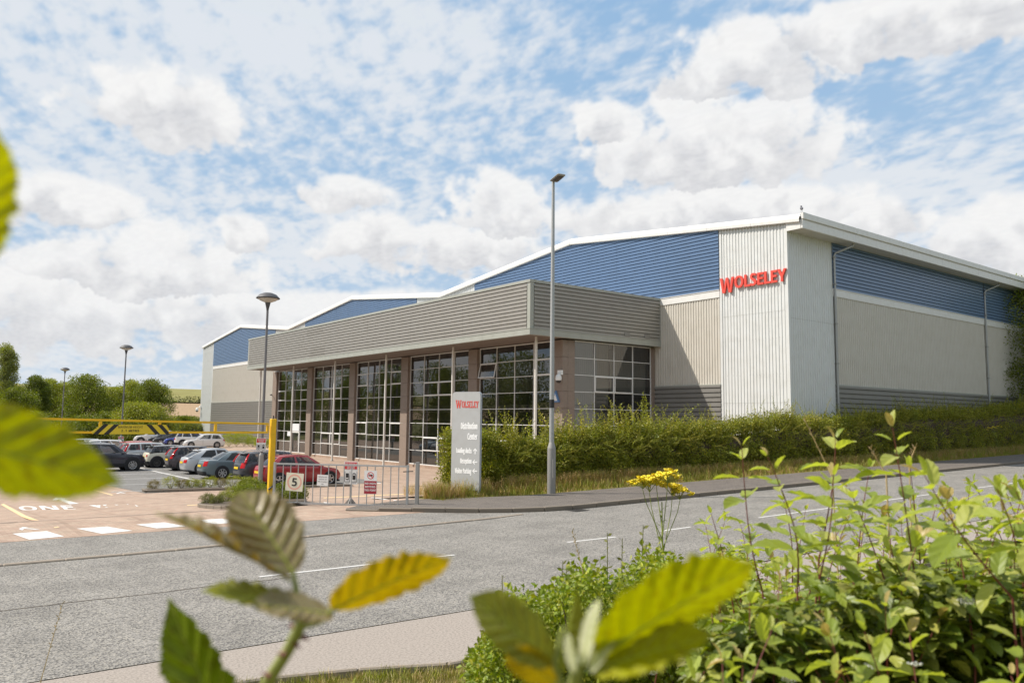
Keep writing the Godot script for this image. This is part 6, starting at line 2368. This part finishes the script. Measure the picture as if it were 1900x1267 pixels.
func make_foreground() -> void:
	mat("yellow_petal", col(0.86, 0.7, 0.03), 0.5)
	leaf_mat("ragwort_leaf", col(0.120, 0.153, 0.016), Color(0.400, 0.459, 0.090), 0.5, false)
	M_leaf.feather = leaf_mesh(0.07, 0.022, 0.2, 0.1, 4, 0.002, 0.6, 7, 14, 1)
	var var_leaf := []
	for i in 6:
		var_leaf.append(leaf_mesh(1.0, 0.56 + 0.05 * (i % 3), 0.18 + 0.08 * (i % 4), 0.12 + 0.12 * (i % 3), 4.0, 0.022, 0.0, 0, 14, 4))
	var lm := []
	var hues := [col(0.195, 0.24, 0.03), col(0.25, 0.29, 0.04), col(0.15, 0.2, 0.024), col(0.32, 0.335, 0.075)]
	for i in 4:
		lm.append(leaf_mat("dogwood_leaf_%d" % i, hues[i], Color(0.78, 0.82, 0.24), 0.48, false))
	var young := leaf_mat("dogwood_young_leaf", col(0.34, 0.27, 0.1), Color(0.7, 0.6, 0.3), 0.45, false)
	ragwort(on_ground(3.42, -3.05), at_d(1228, 886, 4.5), "tall ragwort with yellow flower heads standing above the near bank", 1.0, 54)
	var rb := on_ground(54.5, -20.9)
	ragwort(rb, at_d(1843, 792, 50.0), "small clump of yellow ragwort in front of the hedge", 2.4, 14)
	# dogwood: hero shoots first, given by tip and lower point in the photograph and by distance
	var hero := [
		[1377, 829, 1391, 990, 1416, 1100, 1.75], [1425, 848, 1476, 985, 1480, 1100, 1.6], [1551, 815, 1545, 905, 1520, 1040, 1.7], [1657, 794, 1675, 905, 1700, 1080, 1.65],
		[1716, 881, 1790, 1000, 1880, 1110, 1.35], [1547, 885, 1540, 985, 1515, 1100, 1.6], [1851, 906, 1880, 985, 1900, 1080, 1.5], [1886, 912, 1925, 1000, 1950, 1100, 1.5],
		[1320, 954, 1345, 1040, 1360, 1120, 2.1], [1576, 905, 1615, 1000, 1650, 1100, 1.9], [1640, 960, 1660, 1040, 1680, 1120, 2.0], [1760, 925, 1745, 1020, 1740, 1110, 2.1],
		[1690, 870, 1700, 960, 1710, 1060, 2.0], [1455, 930, 1470, 1010, 1470, 1100, 2.2], [1615, 868, 1600, 960, 1590, 1080, 2.1]]
	rng.seed = 1201
	var stems := []
	for h in hero:
		stems.append([at_d(h[0], h[1], h[6]), at_d(h[2], h[3], h[6] * 1.0), at_d(h[4], h[5], h[6] * 1.02), h[6]])
	for i in 175:
		var f := i / 175.0
		var px := rng.randf_range(1290, 2010)
		var line := lerpf(1040.0, 960.0, clampf((px - 1290.0) / 500.0, 0, 1))
		var py := lerpf(line, 1290.0, pow(rng.randf(), 0.8)) if i % 3 else rng.randf_range(line - 65.0, line + 60.0)
		var d := rng.randf_range(1.5, 2.9) if py < 1120 else rng.randf_range(1.15, 2.2)
		var tip := at_d(px, py, d)
		var out := Vector3(rng.randf_range(-1, 1), 0, rng.randf_range(-1, 1)) * 0.16
		var low := tip + Vector3(0, -rng.randf_range(0.3, 0.5), 0) + out
		stems.append([tip, tip.lerp(low, 0.5) + out * 0.2, low, d])
	var shrubs := []
	for i in 12:
		var words := ["red-stemmed dogwood shrub with the tallest leafy shoots, on the near bank", "dogwood shrub with broad sunlit leaves beside the tallest shoots", "dogwood shrub hung over the near footway", "low dense dogwood shrub below the ragwort", "dogwood shrub with a dark leaning stem at the bank's end", "leafy dogwood shrub at the foot of the bank planting", "dogwood shrub with many small upright tips behind the tallest shoots", "sprawling dogwood shrub next to the dark leaning stem", "low dogwood shrub in the shade of the broad sunlit leaves", "dogwood shrub with upright leafy tips beside the ragwort", "pale-leaved dogwood shrub in front of the near footway", "dogwood shrub with arching shoots under the leaning stem"]
		var c := at_d([1480, 1620, 1720, 1380, 1850, 1600, 1540, 1780, 1660, 1330, 1580, 1880][i], [1100, 1100, 1050, 1150, 1080, 1220, 1020, 1200, 1160, 1050, 1060, 1180][i], 2.0)
		var o := thing("dogwood_shrub", words[i], "shrub", Vector3.ZERO, 0.0, "dogwood shrubs on the near bank")
		shrubs.append([o, c, 0, []])
	for si in stems.size():
		var s: Array = stems[si]
		var best := 0
		var bd := 1e9
		for i in 12:
			var dd: float = (shrubs[i][1] as Vector3).distance_to(s[2]) + shrubs[i][2] * 0.0016
			if shrubs[i][2] > 270:
				dd += 100.0
			if dd < bd:
				bd = dd
				best = i
		var o: Node3D = shrubs[best][0]
		var foot: Vector3 = s[2] + Vector3(rng.randf_range(-0.1, 0.1), -0.2, rng.randf_range(-0.1, 0.1))
		foot.y = terrain(foot.x, foot.z) - 0.03
		var path := PackedVector3Array()
		var cv := Curve3D.new()
		cv.add_point(s[0])
		cv.add_point(s[1], (s[0] - s[2]) * 0.2, (s[2] - s[0]) * 0.2)
		cv.add_point(s[2])
		cv.bake_interval = 0.02
		var L := cv.get_baked_length()
		for k in 9:
			path.append(cv.sample_baked(L * k / 8.0))
		path.append(foot)
		var b := MB.new()
		b.tube(path, PackedFloat32Array([0.0007, 0.0009, 0.0011, 0.0012, 0.0013, 0.0014, 0.0016, 0.0018, 0.002, 0.003]), 6, false)
		bpart("stem", b, M.red_stem, o)
		# opposite pairs of leaves
		var pos := 0.004
		var turn := rng.randf_range(0, PI)
		var j := 0
		while pos < L - 0.02 and shrubs[best][2] < 296:
			var p := cv.sample_baked(pos)
			var ax := (cv.sample_baked(maxf(pos - 0.02, 0.0)) - cv.sample_baked(minf(pos + 0.02, L))).normalized()
			var e1 := ax.cross(Vector3(0.31, 0.2, 0.93)).normalized()
			var e2 := ax.cross(e1)
			var lsz := lerpf(0.03, 0.07 if si < 15 else 0.054, clampf(j / 2.0, 0, 1)) * rng.randf_range(0.7, 1.25)
			var open := lerpf(0.35, 1.25, clampf(j / 2.0, 0, 1))
			for q in 2:
				var a := turn + q * PI + rng.randf_range(-0.3, 0.3)
				var d := (ax * cos(open) + (e1 * cos(a) + e2 * sin(a)) * sin(open)) + Vector3(0, -0.12, 0)
				var nrm := (Vector3.UP * 0.9 + ax * 0.4 + Vector3(rng.randf_range(-0.4, 0.4), 0, rng.randf_range(-0.4, 0.4)))
				leaf_at(var_leaf[rng.randi() % 6], young if j == 0 and rng.randf() < 0.4 else lm[rng.randi() % 4], o, p + d.normalized() * 0.008, d, nrm, lsz)
				shrubs[best][2] += 1
			turn += PI / 2 + rng.randf_range(-0.25, 0.25)
			pos += lerpf(0.024, 0.05, clampf(j / 3.0, 0, 1)) * rng.randf_range(0.85, 1.2)
			j += 1
	# leaves deeper inside, too many to count
	var inner := leaf_mat("inner_leaf", Color(1, 1, 1), Color(0.8, 0.82, 0.2), 0.45)
	for i in 6:
		var w := []
		var t := PackedColorArray()
		rng.seed = 1300 + i
		for k in 3400:
			var px := rng.randf_range(1290, 2020)
			var line := lerpf(1180.0, 1075.0, clampf((px - 1290.0) / 350.0, 0, 1)) + 22.0 * sin(px * 0.05 + i)
			var py := rng.randf_range(line, 1330.0)
			var p := at_d(px, py, rng.randf_range(1.45, 3.0))
			if p.y < terrain(p.x, p.z):
				continue
			var d := Vector3(rng.randf_range(-1, 1), rng.randf_range(-0.5, 0.4), rng.randf_range(-1, 1)).normalized()
			var n := Vector3(rng.randf_range(-0.6, 0.6), 1, rng.randf_range(-0.6, 0.6))
			var z := d.cross(n).normalized()
			var sc := rng.randf_range(0.024, 0.058)
			w.append(Transform3D(Basis(d * sc, z.cross(d) * sc, z * sc), p))
			t.append(tinted(Color(0.16, 0.205, 0.026) if rng.randf() > 0.3 else Color(0.26, 0.28, 0.055), 0.4))
		many("foliage", var_leaf[i], inner, w, t, shrubs[i][0])
	# white berries-to-be: small flower clusters
	var dot := MB.new()
	for k in 14:
		var a := k * 2.4
		var c := Vector3(cos(a), 0.3, sin(a)) * 0.012 * sqrt(k / 14.0)
		dot.lathe(tr_at(c), [[0.0, -0.002], [0.0028, 0.0], [0.0, 0.003]], 5)
	var dm := dot.mesh()
	for q in [[1795, 1118, 1.3], [1465, 1262, 1.25], [1590, 1130, 1.6], [1372, 1085, 1.9], [1520, 1150, 1.5], [1620, 1240, 1.25], [1835, 1020, 1.6], [1700, 1235, 1.3], [1385, 1025, 2.0], [1215, 1250, 2.0]]:
		var p := at_d(q[0], q[1], q[2])
		part("flower_cluster", dm, M.sign_white, shrubs[int(q[0]) % 6][0], Transform3D(rnd_basis(1.0, 0.4), p))
	# small-leaved shrub left of the dogwood
	var sl := thing("small_leaved_shrub", "dense small-leaved shrub spilling over the near footway edge", "shrub", Vector3.ZERO)
	var b := MB.new()
	rng.seed = 1400
	for i in 46:
		var px := rng.randf_range(900, 1330)
		var tip := at_d(px, rng.randf_range(1075, 1260) + maxf(0, 1010 - px) * 0.6, rng.randf_range(2.7, 3.7))
		var foot := on_ground(tip.x + rng.randf_range(0, 0.3), tip.z + rng.randf_range(0, 0.4), -0.05)
		b.tube(PackedVector3Array([foot, foot.lerp(tip, 0.6) + Vector3(0, 0.08, 0), tip]), PackedFloat32Array([0.006, 0.004, 0.0015]), 5, false)
	bpart("stem", b, M.twig, sl)
	var sm := cluster_mesh(7, 0.035, 0.02, 1410)
	for k in 2:
		var w := []
		var t := PackedColorArray()
		for i in 4200:
			var px := rng.randf_range(885, 1400)
			var line := lerpf(1180.0, 1085.0, clampf((px - 885.0) / 130.0, 0, 1)) + 24.0 * sin(px * 0.045) + (30.0 if px < 930 else 0.0)
			if px > 1150:
				line -= 30.0
			var p := at_d(px, lerpf(line, 1330.0, rng.randf()), rng.randf_range(2.7, 3.8))
			if p.y < terrain(p.x, p.z):
				continue
			w.append(Transform3D(rnd_basis(rng.randf_range(0.7, 1.4), 1.2), p))
			t.append(tinted(Color(0.220, 0.275, 0.023) if rng.randf() > 0.3 else Color(0.360, 0.388, 0.041), 0.3))
		many("foliage", sm, M.leaf, w, t, sl)
	# thin upright sprigs
	for q in [[1032, 1040, 3.4], [1040, 1055, 3.3], [1128, 990, 3.5], [1150, 1000, 3.6], [1183, 975, 3.4], [1082, 1055, 3.2], [1075, 1080, 3.1], [940, 1065, 3.3], [1212, 1010, 3.3], [905, 1130, 3.2], [1098, 1062, 3.4]]:
		var tip := at_d(q[0], q[1], q[2])
		var o := thing("weed_sprig", "thin upright leafy sprig standing out of the small-leaved shrub", "weed", Vector3(tip.x, terrain(tip.x, tip.z), tip.z), 0.0, "thin sprigs over the small-leaved shrub")
		var h := tip.y - terrain(tip.x, tip.z)
		part("sprig", shoot_mesh(h, 0.045, int(q[0]), 0.03), M.sprig_leaf if M.has("sprig_leaf") else leaf_mat("sprig_leaf", col(0.130, 0.133, 0.018), Color(0.4, 0.4, 0.2), 0.5, false), o)
	# straw-coloured grass stalks
	mat("straw", col(0.5, 0.36, 0.18), 0.7)
	for q in [[1492, 775, 1545, 885, 2.2], [1616, 832, 1645, 880, 2.0], [115, 1120, 75, 1262, 3.4], [1700, 828, 1688, 860, 2.4], [1062, 985, 1082, 1060, 3.2]]:
		var t0 := at_d(q[0], q[1], q[4])
		var t1 := at_d(q[2], q[3], q[4])
		var dir := (t1 - t0)
		var foot := t1 + dir * 0.5
		foot.y = terrain(foot.x, foot.z)
		var o := thing("grass_stalk", "dry straw-coloured grass stalk rising from the near bank", "grass", foot, 0.0, "dry grass stalks on the near bank")
		b = MB.new()
		b.tube(PackedVector3Array([Vector3.ZERO, t1 - foot, t0 - foot]), PackedFloat32Array([0.0025, 0.002, 0.0008]), 5, false)
		for k in 14:
			var p := (t0 - foot).lerp(t1 - foot, k * 0.045)
			var d := Vector3(cos(k * 2.4), 1.2, sin(k * 2.4)).normalized() * 0.016
			b.tri(p, p + d * 0.6 + Vector3(0.003, 0, 0), p + d)
			b.tri(p, p + d, p + d * 0.6 - Vector3(0.003, 0, 0))
		bpart("stalk", b, M.straw, o)
	make_bramble()

func bramble_leaf(parent: Node, kind: Array, m: Material, bp: Array, tp: Array, nv: Vector3) -> void:
	# base and tip as [px, py, distance]; nv = how much the upper face turns to the sky, to the viewer, to the right
	var a := at_d(bp[0], bp[1], bp[2])
	var c := at_d(tp[0], tp[1], tp[2])
	var d := c - a
	var n := (Vector3.UP * nv.x - ray((bp[0] + tp[0]) * 0.5, (bp[1] + tp[1]) * 0.5).normalized() * nv.y + CB.x * nv.z).normalized()
	var l := leaf_at(kind[0], m, parent, a, d, n, d.length())
	part("veins", kind[1], M.leaf_vein, l, Transform3D())

func leaf_kind(wide: float, fold: float, curl: float, veins: float, pleat: float, saw: float) -> Array:
	return [leaf_mesh(1.0, wide, fold, curl, veins, pleat, saw, 24, 120, 7), vein_mesh(1.0, wide, fold, curl, veins, pleat)]

func make_bramble() -> void:
	var wide := leaf_kind(0.95, 0.1, 0.06, 8.0, 0.03, 0.16)
	var broad := leaf_kind(0.72, 0.12, 0.08, 8.0, 0.02, 0.15)
	var slim := leaf_kind(0.46, 0.2, 0.08, 8.0, 0.016, 0.14)
	var folded := leaf_kind(0.34, 0.9, 0.1, 8.0, 0.02, 0.2)
	var edge_on := leaf_kind(0.5, 0.25, 0.06, 8.0, 0.03, 0.25)
	var vein := ntex(noise(0.03, 4, FastNoiseLite.TYPE_SIMPLEX_SMOOTH, 61), [[0.0, Color(0.8, 0.72, 0.55)], [0.45, Color(0.95, 0.95, 0.9)], [1.0, Color(1, 1, 1)]], 256)
	leaf_mat("leaf_vein", col(0.420, 0.459, 0.072), Color(0.9, 0.95, 0.4), 0.5, false)
	var lime := grain(leaf_mat("bramble_lime", col(0.42, 0.43, 0.004), Color(1.0, 1.0, 0.12), 0.5, false), vein, 0.6, false)
	var gold := grain(leaf_mat("bramble_gold", col(0.5, 0.42, 0.012), Color(1.0, 0.9, 0.2), 0.5, false), vein, 0.6, false)
	var olive := grain(leaf_mat("bramble_olive", col(0.320, 0.337, 0.045), Color(0.9, 0.85, 0.4), 0.5, false), vein, 0.6, false)
	var purple := grain(leaf_mat("bramble_purple", col(0.38, 0.31, 0.18), Color(0.8, 0.72, 0.4), 0.4, false), vein, 0.6, false)
	var dark := grain(leaf_mat("bramble_dark", col(0.190, 0.255, 0.005), Color(0.9, 0.9, 0.2), 0.45, false), vein, 0.6, false)
	var pale := leaf_mat("bramble_pale", col(0.62, 0.62, 0.44), Color(0.8, 0.8, 0.5), 0.6, false)
	# cane in front of the road, purple-backed young leaves
	var o := thing("bramble_shoot", "bramble shoot with purple-veined young leaves and one golden leaf in front of the road", "bramble", Vector3.ZERO)
	var foot := at_d(400, 1500, 0.62)
	foot.y = terrain(foot.x, foot.z)
	var b := MB.new()
	b.tube(PackedVector3Array([foot, at_d(440, 1400, 0.56), at_d(498, 1262, 0.5), at_d(535, 1205, 0.49), at_d(562, 1150, 0.48), at_d(552, 1110, 0.48), at_d(543, 1062, 0.48)]), PackedFloat32Array([0.005, 0.0045, 0.0042, 0.0038, 0.0036, 0.0022, 0.0014]), 10)
	b.tube(PackedVector3Array([at_d(562, 1160, 0.48), at_d(595, 1152, 0.475), at_d(618, 1130, 0.47)]), PackedFloat32Array([0.0024, 0.002, 0.0014]), 8)
	bpart("cane", b, M.thorn_stem, o)
	b = MB.new()
	for q in [[560, 1180, 574, 1188], [528, 1215, 513, 1212], [500, 1255, 485, 1248], [546, 1165, 534, 1158], [545, 1192, 558, 1204]]:
		b.tube(PackedVector3Array([at_d(q[0], q[1], 0.484), at_d(q[2], q[3], 0.484)]), PackedFloat32Array([0.0022, 0.0002]), 6, false)
	bpart("thorns", b, M.red_stem, o)
	bramble_leaf(o, wide, purple, [544, 1064, 0.48], [448, 906, 0.5], Vector3(0.55, 0.8, 0.25))
	bramble_leaf(o, edge_on, purple, [538, 1076, 0.485], [296, 936, 0.46], Vector3(0.9, 0.0, 0.12))
	bramble_leaf(o, broad, olive, [590, 1138, 0.478], [380, 1080, 0.45], Vector3(0.9, 0.12, 0.2))
	bramble_leaf(o, broad, purple, [618, 1140, 0.472], [470, 1112, 0.445], Vector3(0.75, 0.5, 0.0))
	bramble_leaf(o, leaf_kind(0.66, 0.14, 0.06, 8.0, 0.014, 0.13), gold, [616, 1132, 0.47], [836, 1021, 0.45], Vector3(0.45, -0.7, -0.5))
	bramble_leaf(o, slim, dark, [470, 1480, 0.5], [298, 1120, 0.5], Vector3(0.2, 0.75, -0.5))
	# cane below the dogwood
	var o2 := thing("bramble_shoot", "bramble shoot with broad backlit yellow-green leaves and pale centre buds", "bramble", Vector3.ZERO)
	foot = at_d(1040, 1500, 0.6)
	foot.y = terrain(foot.x, foot.z)
	b = MB.new()
	b.tube(PackedVector3Array([foot, at_d(1045, 1400, 0.5), at_d(1062, 1290, 0.44), at_d(1075, 1225, 0.43)]), PackedFloat32Array([0.005, 0.0045, 0.004, 0.003]), 10)
	b.tube(PackedVector3Array([at_d(1050, 1300, 0.44), at_d(1028, 1235, 0.43), at_d(1045, 1165, 0.43)]), PackedFloat32Array([0.0026, 0.0022, 0.0012]), 8)
	bpart("cane", b, M.thorn_stem, o2)
	bramble_leaf(o2, leaf_kind(0.92, 0.12, 0.06, 8.0, 0.014, 0.12), lime, [1112, 1218, 0.42], [1390, 1028, 0.4], Vector3(0.5, -0.65, -0.55))
	bramble_leaf(o2, broad, lime, [1100, 1245, 0.42], [1315, 1165, 0.4], Vector3(0.85, 0.42, -0.3))
	bramble_leaf(o2, broad, olive, [1026, 1228, 0.43], [880, 1102, 0.42], Vector3(0.6, 0.65, -0.3))
	bramble_leaf(o2, broad, gold, [1030, 1268, 0.43], [938, 1200, 0.42], Vector3(0.6, -0.6, -0.4))
	bramble_leaf(o2, folded, olive, [1036, 1245, 0.43], [1080, 1092, 0.43], Vector3(0.1, -0.6, 0.7))
	bramble_leaf(o2, slim, pale, [1082, 1235, 0.418], [1106, 1108, 0.42], Vector3(0.35, 0.6, -0.7))
	bramble_leaf(o2, slim, pale, [1094, 1248, 0.415], [1146, 1158, 0.42], Vector3(0.6, 0.6, -0.4))
	bramble_leaf(o2, slim, pale, [1066, 1248, 0.415], [1050, 1172, 0.42], Vector3(0.45, 0.6, -0.6))
	# cane at the left edge, close to the lens
	var o3 := thing("bramble_shoot", "out-of-focus bright bramble leaves hanging over the car park entrance", "bramble", Vector3.ZERO)
	foot = at_d(-500, 1600, 0.5)
	foot.y = terrain(foot.x, foot.z)
	b = MB.new()
	b.tube(PackedVector3Array([foot, at_d(-330, 1100, 0.34), at_d(-250, 830, 0.31), at_d(-150, 620, 0.3), at_d(-90, 540, 0.3)]), PackedFloat32Array([0.005, 0.004, 0.0034, 0.0026, 0.0016]), 10)
	bpart("cane", b, M.thorn_stem, o3)
	bramble_leaf(o3, leaf_kind(0.56, 0.12, 0.05, 8.0, 0.01, 0.13), lime, [-240, 786, 0.3], [236, 886, 0.31], Vector3(0.5, -0.75, -0.4))
	bramble_leaf(o3, broad, lime, [-88, 540, 0.3], [-22, 235, 0.3], Vector3(0.2, -0.7, -0.6))

func _ready() -> void:
	# camera, sky, sun, exposure
	var cam := Camera3D.new()
	cam.name = "camera"
	add_child(cam)
	cam.transform = Transform3D(CB, CAM)
	cam.near = 0.05
	cam.far = 4000.0
	var at := CameraAttributesPhysical.new()
	at.frustum_focal_length = 27.9
	at.frustum_focus_distance = 22.0
	at.frustum_near = 0.05
	at.frustum_far = 4000.0
	at.exposure_aperture = 6.3
	cam.attributes = at
	cam.fov = rad_to_deg(2.0 * atan(633.5 / F))
	cam.current = true
	var we := WorldEnvironment.new()
	we.name = "environment"
	var env := Environment.new()
	env.background_mode = Environment.BG_SKY
	env.sky = make_sky()
	env.background_energy_multiplier = 0.82
	env.tonemap_mode = Environment.TONE_MAPPER_LINEAR
	env.tonemap_exposure = 1.15
	env.sdfgi_enabled = true
	env.ssao_enabled = true
	env.ssil_enabled = true
	we.environment = env
	add_child(we)
	var sun := DirectionalLight3D.new()
	sun.name = "sun"
	sun.light_energy = 1.6
	sun.light_color = Color(1.0, 0.965, 0.92)
	sun.light_angular_distance = 0.6
	sun.shadow_enabled = true
	add_child(sun)
	sun.look_at_from_position(Vector3.ZERO, Vector3(0.667, -1.0, 0.538))
	print("fov ", cam.fov, " ", Time.get_ticks_msec())
	make_materials()
	make_setting()
	make_warehouse()
	make_office()
	print("built ", Time.get_ticks_msec())
	make_street()
	make_cars()
	print("cars ", Time.get_ticks_msec())
	make_leaf_stock()
	make_hedge()
	make_trees()
	make_beds()
	make_verge()
	print("plants ", Time.get_ticks_msec())
	make_foreground()
	print("done ", Time.get_ticks_msec())
